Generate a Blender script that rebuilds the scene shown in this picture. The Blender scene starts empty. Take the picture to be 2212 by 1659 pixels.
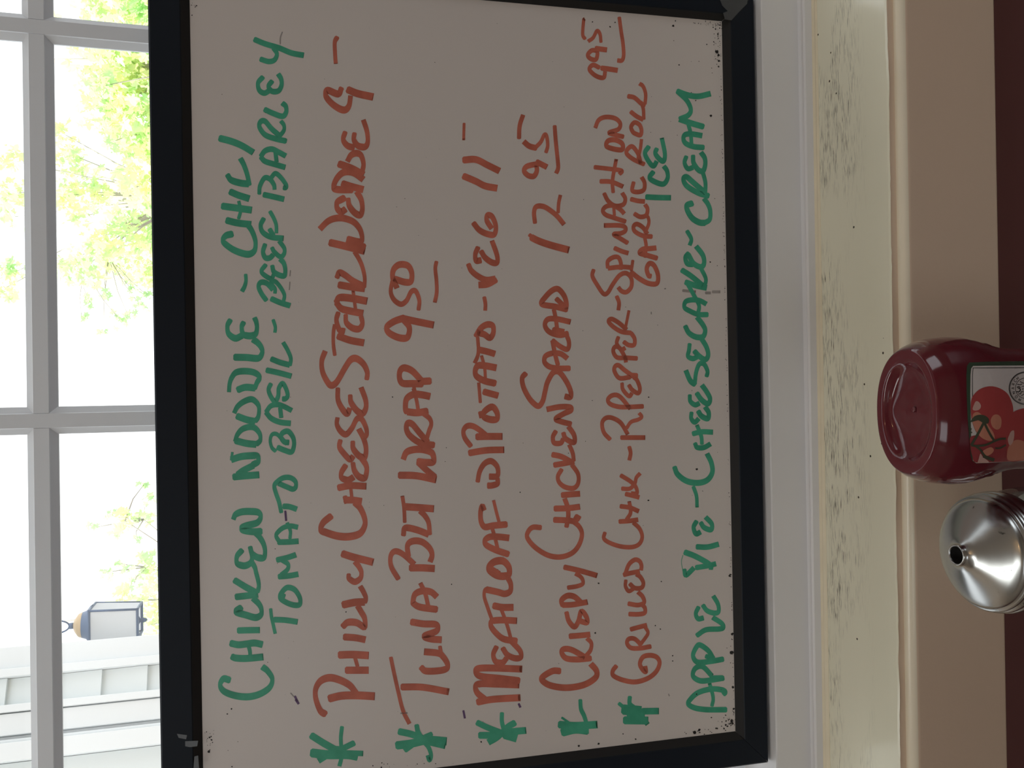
import bpy, bmesh, math, random
from mathutils import Vector, Matrix
S = bpy.context.scene
COL = S.collection
# ------------------------------------------------------------------ camera, sky, sun, exposure
F_PX, PITCH, ROLL, CZ = 1850.0, math.radians(15.7), 0.0150, 1.24
CAM = Vector((0, 0, CZ))
FW = Vector((0, math.cos(PITCH), -math.sin(PITCH)))
DN = Vector((0, -math.sin(PITCH), -math.cos(PITCH)))
XW = Vector((1, 0, 0))
YAW = 0.0035
FW = (FW + XW * YAW).normalized(); XW = (XW - FW * XW.dot(FW)).normalized()
UU = (XW * math.cos(ROLL) + DN * math.sin(ROLL)).normalized()
VV = (DN * math.cos(ROLL) - XW * math.sin(ROLL)).normalized()
cd = bpy.data.cameras.new('camera'); cam = bpy.data.objects.new('camera', cd); COL.objects.link(cam)
cd.sensor_fit = 'HORIZONTAL'; cd.sensor_width = 36.0; cd.lens = F_PX / 2212 * 36; cd.clip_start = 0.02
M = Matrix.Identity(4)
for i in range(3):
    M[i][0] = VV[i]; M[i][1] = UU[i]; M[i][2] = -FW[i]; M[i][3] = CAM[i]
cam.matrix_world = M                                   # the phone was held on its side: image right = down in the room
S.camera = cam
S.view_settings.view_transform = 'Standard'; S.view_settings.look = 'None'
S.view_settings.gamma = 1; S.view_settings.exposure = 0.0; S.view_settings.use_curve_mapping = False
wd = bpy.data.worlds.new('sky'); S.world = wd; wd.use_nodes = True
bg = wd.node_tree.nodes['Background']; bg.inputs[0].default_value = (0.93, 0.97, 1.0, 1); bg.inputs[1].default_value = 1.9

def lamp(name, typ, energy, color, loc, rot=None, size=None, size_y=None, aim=None):
    l = bpy.data.lights.new(name, typ); l.energy = energy; l.color = color
    o = bpy.data.objects.new(name, l); COL.objects.link(o); o.location = loc
    if typ == 'AREA':
        l.shape = 'RECTANGLE'; l.size = size; l.size_y = size_y
    elif typ == 'POINT': l.shadow_soft_size = size
    if aim is not None: o.rotation_euler = (Vector(aim) - Vector(loc)).to_track_quat('-Z', 'Y').to_euler()
    return o
sun = lamp('sun', 'SUN', 10.0, (1, 0.96, 0.86), (0, 0, 6), aim=Vector((0, 0, 6)) + Vector((0.62, 0.24, -0.75)))
sun.data.angle = math.radians(0.6)
# daylight through the windows in the right-hand and rear walls of the room, warm bulbs on its ceiling
lamp('daylight_right_window', 'AREA', 2.0, (0.84, 0.92, 1.0), (2.35, -0.9, 1.55), size=1.3, size_y=1.2, aim=(0, -0.9, 1.3))
lamp('daylight_rear_window', 'AREA', 1.3, (0.95, 0.96, 1.0), (-1.2, -2.75, 1.75), size=1.3, size_y=1.0, aim=(-1.2, 0, 1.5))
lamp('overhead_fill', 'AREA', 5.6, (0.98, 1.0, 0.97), (-0.75, -0.05, 2.42), size=1.2, size_y=0.3, aim=(-0.6, 0.1, 0))  # neutral overhead fill, added to brighten the top of the ledge
lamp('ceiling_bulb', 'POINT', 1.5, (1.0, 0.62, 0.30), (0.25, -0.55, 2.25), size=0.03)
lamp('ceiling_bulb', 'POINT', 0.5, (1.0, 0.66, 0.36), (-0.45, -1.1, 2.3), size=0.03)

# ------------------------------------------------------------------ helpers
def ray(px, py):
    return (FW * F_PX + VV * (px - 1106) + UU * ((1659 - py) - 829.5)).normalized()
def on_plane(px, py, p0, n):
    d = ray(px, py); t = (Vector(p0) - CAM).dot(n) / d.dot(n); return CAM + d * t
def at_y(px, py, y): return on_plane(px, py, (0, y, 0), Vector((0, 1, 0)))
def at_x(px, py, x): return on_plane(px, py, (x, 0, 0), Vector((1, 0, 0)))
def at_z(px, py, z): return on_plane(px, py, (0, 0, z), Vector((0, 0, 1)))

def link(name, me, mat, parent=None):
    o = bpy.data.objects.new(name, me); COL.objects.link(o)
    if mat is not None and not me.materials:
        for m in (mat if isinstance(mat, (list, tuple)) else [mat]): me.materials.append(m)
    if parent is not None: o.parent = parent; o.matrix_parent_inverse = parent.matrix_basis.inverted()
    return o
def mesh(name, v, f, mat, parent=None, smooth=False):
    me = bpy.data.meshes.new(name); me.from_pydata([tuple(p) for p in v], [], f); me.update()
    if smooth:
        for p in me.polygons: p.use_smooth = True
    return link(name, me, mat, parent)
def bmobj(name, bm, mat, parent=None, smooth=False):
    bmesh.ops.recalc_face_normals(bm, faces=bm.faces)
    me = bpy.data.meshes.new(name); bm.to_mesh(me); bm.free()
    if smooth:
        for p in me.polygons: p.use_smooth = True
    return link(name, me, mat, parent)
def tag(o, label=None, cat=None, group=None, kind=None):
    if label: o['label'] = label
    if cat: o['category'] = cat
    if group: o['group'] = group
    if kind: o['kind'] = kind
    return o
def empty(name, loc=(0, 0, 0)):
    o = bpy.data.objects.new(name, None); COL.objects.link(o); o.location = loc; return o
def add_box(bm, x0, x1, y0, y1, z0, z1, bevel=0):
    vs = [bm.verts.new((x, y, z)) for x in (x0, x1) for y in (y0, y1) for z in (z0, z1)]
    fs = [bm.faces.new([vs[i] for i in q]) for q in ((0, 1, 3, 2), (4, 6, 7, 5), (0, 4, 5, 1), (2, 3, 7, 6), (0, 2, 6, 4), (1, 5, 7, 3))]
    if bevel:
        es = list({e for f in fs for e in f.edges}); bmesh.ops.bevel(bm, geom=es, offset=bevel, segments=2, affect='EDGES', profile=0.5)
    return vs
def box(name, x0, x1, y0, y1, z0, z1, mat, parent=None, bevel=0):
    bm = bmesh.new(); add_box(bm, min(x0, x1), max(x0, x1), min(y0, y1), max(y0, y1), min(z0, z1), max(z0, z1), bevel)
    return bmobj(name, bm, mat, parent)
def tube_into(v, f, pts, rad, n=8):
    pts = [Vector(p) for p in pts]; base = len(v); up = Vector((0.31, 0.2, 0.93))
    for i, p in enumerate(pts):
        t = (pts[min(i + 1, len(pts) - 1)] - pts[max(i - 1, 0)]).normalized()
        a = t.cross(up); a = a.normalized() if a.length > 1e-4 else t.orthogonal().normalized(); b = t.cross(a)
        r = rad[i] if isinstance(rad, (list, tuple)) else rad
        for k in range(n): v.append(p + a * (r * math.cos(k * 2 * math.pi / n)) + b * (r * math.sin(k * 2 * math.pi / n)))
    for i in range(len(pts) - 1):
        for k in range(n):
            f.append((base + i * n + k, base + i * n + (k + 1) % n, base + (i + 1) * n + (k + 1) % n, base + (i + 1) * n + k))
    f.append(tuple(base + k for k in range(n))[::-1]); f.append(tuple(base + (len(pts) - 1) * n + k for k in range(n)))
def tube(name, pts, rad, mat, parent=None, n=8, smooth=True):
    v, f = [], []; tube_into(v, f, pts, rad, n); return mesh(name, v, f, mat, parent, smooth)
def lathe(name, prof, cx, cy, cz, mat, parent=None, n=64, smooth=True):
    v, f = [], []
    for r, z in prof:
        for k in range(n): v.append((cx + r * math.cos(2 * math.pi * k / n), cy + r * math.sin(2 * math.pi * k / n), cz + z))
    for i in range(len(prof) - 1):
        for k in range(n): f.append((i * n + k, i * n + (k + 1) % n, (i + 1) * n + (k + 1) % n, (i + 1) * n + k))
    return mesh(name, v, f, mat, parent, smooth)
def catmull(p, closed=False, step=6):
    p = [Vector(q) for q in p]; n = len(p)
    if n < 3: return [p[0].lerp(p[-1], i / step) for i in range(step + 1)]
    out = []
    for i in range(n if closed else n - 1):
        a = p[(i - 1) % n] if closed or i > 0 else p[0] * 2 - p[1]
        b, c = p[i], p[(i + 1) % n]
        d = p[(i + 2) % n] if closed or i + 2 < n else p[-1] * 2 - p[-2]
        for k in range(step):
            t = k / step
            out.append(0.5 * (2 * b + (c - a) * t + (2 * a - 5 * b + 4 * c - d) * t * t + (3 * b - a - 3 * c + d) * t ** 3))
    if not closed: out.append(p[-1])
    return out

# ------------------------------------------------------------------ materials
def nt(name):
    m = bpy.data.materials.new(name); m.use_nodes = True; return m, m.node_tree.nodes, m.node_tree.links, m.node_tree.nodes['Principled BSDF']
def mat(name, col, rough=0.5, metal=0.0, var=0.0, scale=30, bump=0.0, bscale=200, spec=0.5, coat=0.0, stretch=(1, 1, 1)):
    m, N, L, P = nt(name)
    P.inputs['Base Color'].default_value = (*col, 1); P.inputs['Roughness'].default_value = rough
    P.inputs['Metallic'].default_value = metal; P.inputs['Specular IOR Level'].default_value = spec
    P.inputs['Coat Weight'].default_value = coat; P.inputs['Coat Roughness'].default_value = 0.06
    tc = N.new('ShaderNodeTexCoord'); mp = N.new('ShaderNodeMapping'); mp.inputs['Scale'].default_value = stretch
    L.new(tc.outputs['Object'], mp.inputs[0])
    if var:
        nz = N.new('ShaderNodeTexNoise'); nz.inputs['Scale'].default_value = scale; nz.inputs['Detail'].default_value = 4
        L.new(mp.outputs[0], nz.inputs[0])
        mx = N.new('ShaderNodeMix'); mx.data_type = 'RGBA'
        mx.inputs[6].default_value = (*[max(0, c * (1 - var)) for c in col], 1); mx.inputs[7].default_value = (*[min(1, c * (1 + var)) for c in col], 1)
        L.new(nz.outputs[0], mx.inputs[0]); L.new(mx.outputs[2], P.inputs['Base Color'])
    if bump:
        n2 = N.new('ShaderNodeTexNoise'); n2.inputs['Scale'].default_value = bscale; n2.inputs['Detail'].default_value = 3
        L.new(mp.outputs[0], n2.inputs[0])
        b = N.new('ShaderNodeBump'); b.inputs['Strength'].default_value = bump; b.inputs['Distance'].default_value = 0.001
        L.new(n2.outputs[0], b.inputs['Height']); L.new(b.outputs[0], P.inputs['Normal'])
    return m
def glass_mat(name, tint=(1, 1, 1)):
    m, N, L, P = nt(name); N.remove(P)
    t = N.new('ShaderNodeBsdfTransparent'); t.inputs[0].default_value = (*tint, 1)
    g = N.new('ShaderNodeBsdfGlossy'); g.inputs['Roughness'].default_value = 0.02
    lw = N.new('ShaderNodeLayerWeight'); pw = N.new('ShaderNodeMath'); pw.operation = 'POWER'; pw.inputs[1].default_value = 4.0; L.new(lw.outputs['Facing'], pw.inputs[0])
    fr = N.new('ShaderNodeMath'); fr.operation = 'MULTIPLY_ADD'; fr.inputs[1].default_value = 0.6; fr.inputs[2].default_value = 0.03; L.new(pw.outputs[0], fr.inputs[0])
    mx = N.new('ShaderNodeMixShader'); L.new(fr.outputs[0], mx.inputs[0]); L.new(t.outputs[0], mx.inputs[1]); L.new(g.outputs[0], mx.inputs[2])
    L.new(mx.outputs[0], N['Material Output'].inputs[0]); return m
def leaf_mat(name, c1, c2):
    m, N, L, P = nt(name); N.remove(P)
    oi = N.new('ShaderNodeTexCoord'); nz = N.new('ShaderNodeTexNoise'); nz.inputs['Scale'].default_value = 3.0
    L.new(oi.outputs['Object'], nz.inputs[0])
    mx = N.new('ShaderNodeMix'); mx.data_type = 'RGBA'; mx.inputs[6].default_value = (*c1, 1); mx.inputs[7].default_value = (*c2, 1)
    rp = N.new('ShaderNodeMapRange'); rp.inputs[1].default_value = 0.35; rp.inputs[2].default_value = 0.65; L.new(nz.outputs[0], rp.inputs[0])
    L.new(rp.outputs[0], mx.inputs[0])
    d = N.new('ShaderNodeBsdfDiffuse'); t = N.new('ShaderNodeBsdfTranslucent'); L.new(mx.outputs[2], d.inputs[0]); L.new(mx.outputs[2], t.inputs[0])
    ms = N.new('ShaderNodeMixShader'); ms.inputs[0].default_value = 0.5; L.new(d.outputs[0], ms.inputs[1]); L.new(t.outputs[0], ms.inputs[2])
    L.new(ms.outputs[0], N['Material Output'].inputs[0]); return m

def paint_mat(name, col, stain, rough, smudge=0.0):
    """gloss paint with dark brush scuffs that run along X, dense at the back of the ledge, plus fly specks"""
    m, N, L, P = nt(name); P.inputs['Roughness'].default_value = rough
    tc = N.new('ShaderNodeTexCoord'); sx = N.new('ShaderNodeSeparateXYZ'); L.new(tc.outputs['Object'], sx.inputs[0])
    def mth(op, a, b=None):
        n = N.new('ShaderNodeMath'); n.operation = op; n.use_clamp = False
        for i, q in enumerate((a, b)):
            if q is None: continue
            if isinstance(q, (int, float)): n.inputs[i].default_value = q
            else: L.new(q, n.inputs[i])
        return n.outputs[0]
    def rng(src, a, b):
        n = N.new('ShaderNodeMapRange'); n.inputs[1].default_value = a; n.inputs[2].default_value = b; L.new(src, n.inputs[0]); return n.outputs[0]
    def noise(sc, scale, det=4):
        mp = N.new('ShaderNodeMapping'); mp.inputs['Scale'].default_value = sc; L.new(tc.outputs['Object'], mp.inputs[0])
        n = N.new('ShaderNodeTexNoise'); n.inputs['Scale'].default_value = scale; n.inputs['Detail'].default_value = det; L.new(mp.outputs[0], n.inputs[0]); return n.outputs[0]
    streak = rng(noise((80, 2100, 1), 1.0, 4), 0.545, 0.60)
    area = mth('MULTIPLY', rng(noise((7, 20, 1), 1.0, 2), 0.42, 0.55), rng(noise((60, 160, 1), 1.0, 2), 0.38, 0.56))
    back = mth('MULTIPLY', rng(sx.outputs[1], 0.5235, 0.552), 1.0)
    s = mth('MULTIPLY', mth('MULTIPLY', streak, area), back)
    vo = N.new('ShaderNodeTexVoronoi'); vo.inputs['Scale'].default_value = 95; L.new(tc.outputs['Object'], vo.inputs[0])
    dot = mth('LESS_THAN', vo.outputs['Distance'], 0.085)
    sep = N.new('ShaderNodeSeparateColor'); L.new(vo.outputs['Color'], sep.inputs[0]); keep = mth('GREATER_THAN', sep.outputs[0], 0.80)
    s = mth('MAXIMUM', s, mth('MULTIPLY', dot, keep))
    mx = N.new('ShaderNodeMix'); mx.data_type = 'RGBA'; mx.inputs[7].default_value = (*stain, 1)
    big = N.new('ShaderNodeMix'); big.data_type = 'RGBA'; big.inputs[6].default_value = (*[c * .93 for c in col], 1); big.inputs[7].default_value = (*[min(1, c * 1.05) for c in col], 1)
    L.new(noise((4, 12, 1), 1.0, 3), big.inputs[0]); L.new(big.outputs[2], mx.inputs[6])
    L.new(mth('MULTIPLY', s, 0.95), mx.inputs[0]); L.new(mx.outputs[2], P.inputs['Base Color'])
    b = N.new('ShaderNodeBump'); b.inputs['Strength'].default_value = 0.12; b.inputs['Distance'].default_value = 0.0006
    L.new(noise((30, 500, 1), 1.0, 3), b.inputs['Height']); L.new(b.outputs[0], P.inputs['Normal'])
    return m
def speck_mat(name, col, stain, rough, vscale=70, keepv=0.9, size=0.06, var=0.04):
    m, N, L, P = nt(name); P.inputs['Roughness'].default_value = rough
    tc = N.new('ShaderNodeTexCoord'); vo = N.new('ShaderNodeTexVoronoi'); vo.inputs['Scale'].default_value = vscale; L.new(tc.outputs['Object'], vo.inputs[0])
    a = N.new('ShaderNodeMath'); a.operation = 'LESS_THAN'; a.inputs[1].default_value = size; L.new(vo.outputs['Distance'], a.inputs[0])
    sep = N.new('ShaderNodeSeparateColor'); L.new(vo.outputs['Color'], sep.inputs[0])
    k = N.new('ShaderNodeMath'); k.operation = 'GREATER_THAN'; k.inputs[1].default_value = keepv; L.new(sep.outputs[0], k.inputs[0])
    q = N.new('ShaderNodeMath'); q.operation = 'MULTIPLY'; L.new(a.outputs[0], q.inputs[0]); L.new(k.outputs[0], q.inputs[1])
    nz = N.new('ShaderNodeTexNoise'); nz.inputs['Scale'].default_value = 8; L.new(tc.outputs['Object'], nz.inputs[0])
    b = N.new('ShaderNodeMix'); b.data_type = 'RGBA'; b.inputs[6].default_value = (*[c * (1 - var) for c in col], 1); b.inputs[7].default_value = (*[min(1, c * (1 + var)) for c in col], 1)
    L.new(nz.outputs[0], b.inputs[0])
    mx = N.new('ShaderNodeMix'); mx.data_type = 'RGBA'; mx.inputs[7].default_value = (*stain, 1); L.new(b.outputs[2], mx.inputs[6]); L.new(q.outputs[0], mx.inputs[0])
    L.new(mx.outputs[2], P.inputs['Base Color']); return m
# ------------------------------------------------------------------ the room
m_wall = mat('cream_wall_paint', (0.76, 0.60, 0.45), 0.45, var=0.05, scale=6, bump=0.1, bscale=300)
m_lip = mat('cream_lip_highlight', (0.84, 0.76, 0.60), 0.25, var=0.05, scale=10)  # paler than the wall: the lip's bright highlight put into its colour
m_stool = paint_mat('scuffed_cream_gloss', (0.83, 0.805, 0.64), (0.035, 0.024, 0.010), 0.15)
m_vinyl = speck_mat('white_vinyl', (0.75, 0.745, 0.755), (0.06, 0.05, 0.045), 0.35, 45, 0.93, 0.045)
m_sash = mat('white_sash_paint', (0.86, 0.91, 0.97), 0.35, var=0.04, scale=15)
m_caulk = mat('yellowed_caulk', (0.78, 0.70, 0.52), 0.5, var=0.1, scale=40)
m_room = mat('cream_room_wall', (0.55, 0.48, 0.40), 0.7, var=0.04, scale=3)
m_ceil = mat('ceiling_white', (0.62, 0.58, 0.53), 0.8)
m_floor = mat('dark_floor_boards', (0.16, 0.10, 0.07), 0.5, var=0.25, scale=6, stretch=(1, 8, 1))
m_pane = glass_mat('window_glass')
XL, XR, YB, ZC = -2.2, 2.4, -2.8, 2.5
def structure(o): o['kind'] = 'structure'; return o
def wall_with_hole(name, axis, pos, th, a0, a1, z0, z1, ha0, ha1, hz0, hz1, m):
    bm = bmesh.new()
    for (p, q, r, s) in ((a0, ha0, z0, z1), (ha1, a1, z0, z1), (ha0, ha1, z0, hz0), (ha0, ha1, hz1, z1)):
        if axis == 'y': add_box(bm, p, q, pos, pos + th, r, s)
        else: add_box(bm, pos, pos + th, p, q, r, s)
    return structure(bmobj(name, bm, m))
structure(box('floor', XL, XR, YB, 0.66, -0.1, 0.0, m_floor))
structure(box('ceiling', XL, XR, YB, 0.66, ZC, ZC + 0.1, m_ceil))
structure(box('wall_left', XL - 0.1, XL, YB, 0.66, 0, ZC, m_room))
wall_with_hole('wall_right', 'x', XR, 0.1, YB, 0.66, 0, ZC, -1.6, -0.2, 0.95, 2.15, m_room)
wall_with_hole('wall_back', 'y', YB - 0.1, 0.1, XL, XR, 0, ZC, -1.85, -0.55, 1.25, 2.25, m_room)

# lines across the photograph: (plane y, photo x at its top edge, photo x at its bottom edge) -> z at X = 0 and its slope
def edge(y, p0, p1):
    a, b = at_y(p0, 0, y), at_y(p1, 1659, y); k = (a.z - b.z) / (a.x - b.x); return y, a.z - k * a.x, k
def edge_z(z, p0, p1):                      # same line, but solved for y at a known height
    a, b = at_z(p0, 0, z), at_z(p1, 1659, z); return (a.y + b.y) / 2
WX0, WX1 = -0.56, 0.77                      # window opening
Y_LEDGE = 0.5897
E1 = edge(Y_LEDGE, 1643, 1677)              # front edge of the ledge that carries the board
E2 = edge(Y_LEDGE, 1722, 1752)
E3 = edge(0.5835, 1738, 1765)
E4 = edge(0.5835, 1754, 1780)
E5 = edge(0.5785, 1765, 1794)               # caulk meets the painted ledge
Z_ST = E5[1] - 0.0006
Y_NOSE = edge_z(Z_ST, 1914.5, 1946)
R_N = 0.0062
Y_WALL = Y_NOSE - R_N - 0.0006
E6 = edge(Y_WALL, 2145, 2174)               # wall meets the table top
Z_TAB = E6[1]
print('ledge z', E1[1], 'stool z', Z_ST, 'nose y', Y_NOSE, 'wall y', Y_WALL, 'table z', Z_TAB)
def extrude_lines(name, lines, mat_, x0, x1, parent=None, smooth=False):
    """lines: list of (y, z at X=0, slope); closed profile swept from x0 to x1"""
    n = len(lines); v = [(x, y, z + k * x) for x in (x0, x1) for (y, z, k) in lines]
    f = [(i, (i + 1) % n, n + (i + 1) % n, n + i) for i in range(n)] + [tuple(range(n))[::-1], tuple(range(n, 2 * n))]
    bm = bmesh.new(); vs = [bm.verts.new(p) for p in v]
    for q in f: bm.faces.new([vs[i] for i in q])
    return bmobj(name, bm, mat_, parent, smooth)
# front wall: apron below the ledge with its rounded top corner, piers and header around the window
kS = E5[2]
bm = bmesh.new()
Z_LIP = Z_ST - 0.0050                       # face of the ledge, then a rounded lip where the apron starts
prof = [(Y_WALL, 0.0, 0)] + [(Y_WALL + R_N - R_N * math.cos(q), Z_LIP - R_N + R_N * math.sin(q), kS) for q in [i * math.pi / 12 for i in range(7)]] + [(Y_NOSE - 0.0001, Z_LIP, kS), (Y_NOSE, Z_ST - 0.0004, kS), (Y_NOSE + 0.0006, Z_ST, kS), (0.66, Z_ST, kS), (0.66, 0.0, 0)]
n = len(prof); vs = [bm.verts.new((x, y, z + k * x)) for x in (XL, XR) for (y, z, k) in prof]
for i in range(n): bm.faces.new([vs[i], vs[(i + 1) % n], vs[n + (i + 1) % n], vs[n + i]]).material_index = 1 if 2 <= i <= 7 else 0
bm.faces.new(vs[:n]); bm.faces.new(vs[n:])
add_box(bm, XL, WX0, 0.50, 0.66, Z_ST + 0.02, ZC); add_box(bm, WX1, XR, 0.50, 0.66, Z_ST + 0.02, ZC); add_box(bm, WX0, WX1, 0.50, 0.66, 2.1, ZC)
wall = structure(bmobj('wall_front', bm, [m_wall, m_lip]))
for p in wall.data.polygons:
    p.use_smooth = abs(p.normal.z) > 0.05 and abs(p.normal.y) > 0.05
# gloss-painted top of the ledge with a ragged front paint edge
rnd = random.Random(5)
v, f = [], []
xs = [XL + (XR - XL) * i / 900 for i in range(901)]
w = 0
for x in xs:
    w = 0.8 * w + rnd.uniform(-0.0004, 0.0004); d = w + rnd.uniform(-0.00018, 0.00018)
    for (y, z) in ((Y_NOSE - 0.0003 + d, Z_ST + 0.00012), (Y_NOSE + 0.0015 + d, Z_ST + 0.0006), (0.5792, Z_ST + 0.0006), (0.5792, Z_ST - 0.0005)):
        v.append((x, y, z + kS * x))
for i in range(900):
    for k in range(3): f.append((i * 4 + 4 + k, i * 4 + 5 + k, i * 4 + k + 1, i * 4 + k))
tag(structure(mesh('trim_1', v, f, m_stool)), 'scuffed cream gloss paint on the deep window ledge')
# window: vinyl bottom frame, caulk, sash, muntins, panes
win = structure(empty('window_1', (0.1, 0.62, Z_ST)))
B = 0.70
extrude_lines('bottom_frame', [E1, (E1[0] - 0.0004, E1[1] - 0.0012, E1[2]), (E2[0], E2[1], E2[2]), (E2[0] - 0.001, E2[1] - 0.0016, E2[2]), (E2[0] - 0.0025, E2[1] - 0.0022, E3[2]), (E3[0] + 0.0012, E3[1] + 0.0013, E3[2]), E3, (E4[0], E4[1] - 0.003, E4[2]), (0.66, E4[1] - 0.003, E4[2]), (0.66, E1[1], E1[2])], m_vinyl, WX0, WX1, win)
extrude_lines('caulk_bead', [(0.5838, E4[1] + 0.0008, E4[2]), (0.5815, E4[1] - 0.0003, E4[2]), (0.5787, Z_ST + 0.0009, kS), (0.5787, Z_ST - 0.0004, kS), (0.5838, Z_ST - 0.0004, kS)], m_caulk, WX0, WX1, win)
Y_MU = 0.640                                # room face of the muntins
ZS0, ZS1 = E1[1], 2.10
for x0, x1 in ((WX0, WX0 + 0.05), (WX1 - 0.05, WX1)): box('sash_stile', x0, x1, Y_MU - 0.004, Y_MU + 0.035, ZS0 - 0.01, ZS1, m_sash, win, 0.002)
box('sash_rail', WX0 + 0.05, WX1 - 0.05, Y_MU - 0.004, Y_MU + 0.035, ZS0 - 0.01, ZS0 + 0.03, m_sash, win, 0.002)
box('sash_rail', WX0 + 0.05, WX1 - 0.05, Y_MU - 0.004, Y_MU + 0.035, ZS1 - 0.05, ZS1, m_sash, win, 0.002)
def muntin_prof(c, half, flat, y0, dp): return [(c - half, y0 + dp), (c - half, y0 + dp * 0.72), (c - flat - 0.0004, y0 + 0.0008), (c - flat, y0), (c + flat, y0), (c + flat + 0.0004, y0 + 0.0008), (c + half, y0 + dp * 0.72), (c + half, y0 + dp)]
va, vb = at_y(0, 50, Y_MU), at_y(0, 911, Y_MU)
XM = [vb.x - (va.x - vb.x), vb.x, va.x, va.x + (va.x - vb.x)]
ha = at_y(83, 480, Y_MU).z
ZM = [ha - 0.33, ha, ha + 0.33]
print('muntin x', XM, 'z', ZM)
for c in XM:
    pr = muntin_prof(c, 0.0093, 0.0047, Y_MU, 0.0065); bm = bmesh.new()
    vs = [bm.verts.new((x, y, z)) for z in (ZS0 + 0.03, ZS1 - 0.05) for (x, y) in pr]; n = len(pr)
    for i in range(n): bm.faces.new([vs[i], vs[(i + 1) % n], vs[n + (i + 1) % n], vs[n + i]])
    bm.faces.new(vs[:n]); bm.faces.new(vs[n:])
    bmobj('muntin', bm, m_sash, win)
xcuts = [WX0 + 0.05] + XM + [WX1 - 0.05]
for c in ZM:
    pr = muntin_prof(c, 0.0096, 0.0047, Y_MU + 0.0002, 0.0065)
    for i in range(len(xcuts) - 1):
        a = xcuts[i] + (0.0051 if i else 0); b = xcuts[i + 1] - (0.0051 if i < len(xcuts) - 2 else 0)
        bm = bmesh.new(); vs = [bm.verts.new((x, y, z)) for x in (a, b) for (z, y) in pr]; n = len(pr)
        for k in range(n): bm.faces.new([vs[k], vs[(k + 1) % n], vs[n + (k + 1) % n], vs[n + k]])
        bm.faces.new(vs[:n]); bm.faces.new(vs[n:])
        bmobj('muntin', bm, m_sash, win)
zc = [ZS0 + 0.03] + ZM + [ZS1 - 0.05]
for i in range(len(xcuts) - 1):
    for k in range(len(zc) - 1):
        box('pane', xcuts[i], xcuts[i + 1], Y_MU + 0.0068, Y_MU + 0.0098, zc[k], zc[k + 1], m_pane, win)
# ------------------------------------------------------------------ the whiteboard
m_black = speck_mat('black_frame', (0.005, 0.009, 0.016), (0.04, 0.04, 0.04), 0.5, 40, 0.9, 0.04)
m_blip = mat('black_frame_lip', (0.018, 0.017, 0.017), 0.55, spec=0.25)
m_black.node_tree.nodes['Principled BSDF'].inputs['Specular IOR Level'].default_value = 0.22
m_board = mat('whiteboard_enamel', (0.68, 0.63, 0.595), 0.34, var=0.015, scale=5)
m_back = mat('board_backing', (0.35, 0.26, 0.18), 0.7)
def ink_mat(name, col, rough=0.45):
    m, N, L, P = nt(name); P.inputs['Roughness'].default_value = rough
    tc = N.new('ShaderNodeTexCoord'); nz = N.new('ShaderNodeTexNoise'); nz.inputs['Scale'].default_value = 70; nz.inputs['Detail'].default_value = 5
    L.new(tc.outputs['Object'], nz.inputs[0]); rp = N.new('ShaderNodeMapRange'); rp.inputs[1].default_value = 0.36; rp.inputs[2].default_value = 0.64; L.new(nz.outputs[0], rp.inputs[0])
    mx = N.new('ShaderNodeMix'); mx.data_type = 'RGBA'; mx.inputs[6].default_value = (*[c * .86 for c in col], 1)
    mx.inputs[7].default_value = (*[min(1, c * 1.1 + 0.015) for c in col], 1); L.new(rp.outputs[0], mx.inputs[0]); L.new(mx.outputs[2], P.inputs['Base Color']); return m
m_green = ink_mat('green_marker_ink', (0.045, 0.37, 0.225)); m_red = ink_mat('red_marker_ink', (0.54, 0.135, 0.082))
m_purple = ink_mat('purple_marker_ink', (0.12, 0.06, 0.16)); m_grey = ink_mat('grey_smudge', (0.34, 0.31, 0.29)); m_speck = mat('black_specks', (0.015, 0.013, 0.012), 0.6)
m_tape = mat('old_tape', (0.075, 0.08, 0.085), 0.3, var=0.3, scale=60)
LEAN = math.radians(2.3)
Y_B = 0.5956                                             # front face of the frame at its foot
bn = Vector((0, -math.cos(LEAN), math.sin(LEAN)))        # front normal of the board
bu = Vector((0, math.sin(LEAN), math.cos(LEAN)))         # up along the board
P0 = Vector((0, Y_B, E1[1] + 0.0005))
def fr(px, py, off=0.0): return on_plane(px, py, P0 + bn * off, bn)
RE = 0.0045                                              # writing surface sits this far behind the frame face
cBL = fr(1661, 1648); cBR = fr(1629, -9); d_in = (cBR - cBL).normalized()
v_in = bn.cross(d_in) * -1 if bn.cross(d_in).z < 0 else bn.cross(d_in)
v_in.normalize()
Wd = (cBR - cBL).length
Hh = (fr(333, 830) - cBL).dot(v_in)
print('board', Wd, Hh)
board = tag(empty('whiteboard', cBL + d_in * (Wd / 2)), 'black framed whiteboard with handwritten green and red menu, leaning against the window', 'whiteboard')
def bp(a, b, off=0.0): return cBL + d_in * a + v_in * b + bn * off      # a along the foot, b up the board, off towards the room
RW, TH, BW = 0.0205, 0.016, 0.0055
KR = 0.78                                               # unseen right-hand rail, narrowed so the window can reflect in the ledge
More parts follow.
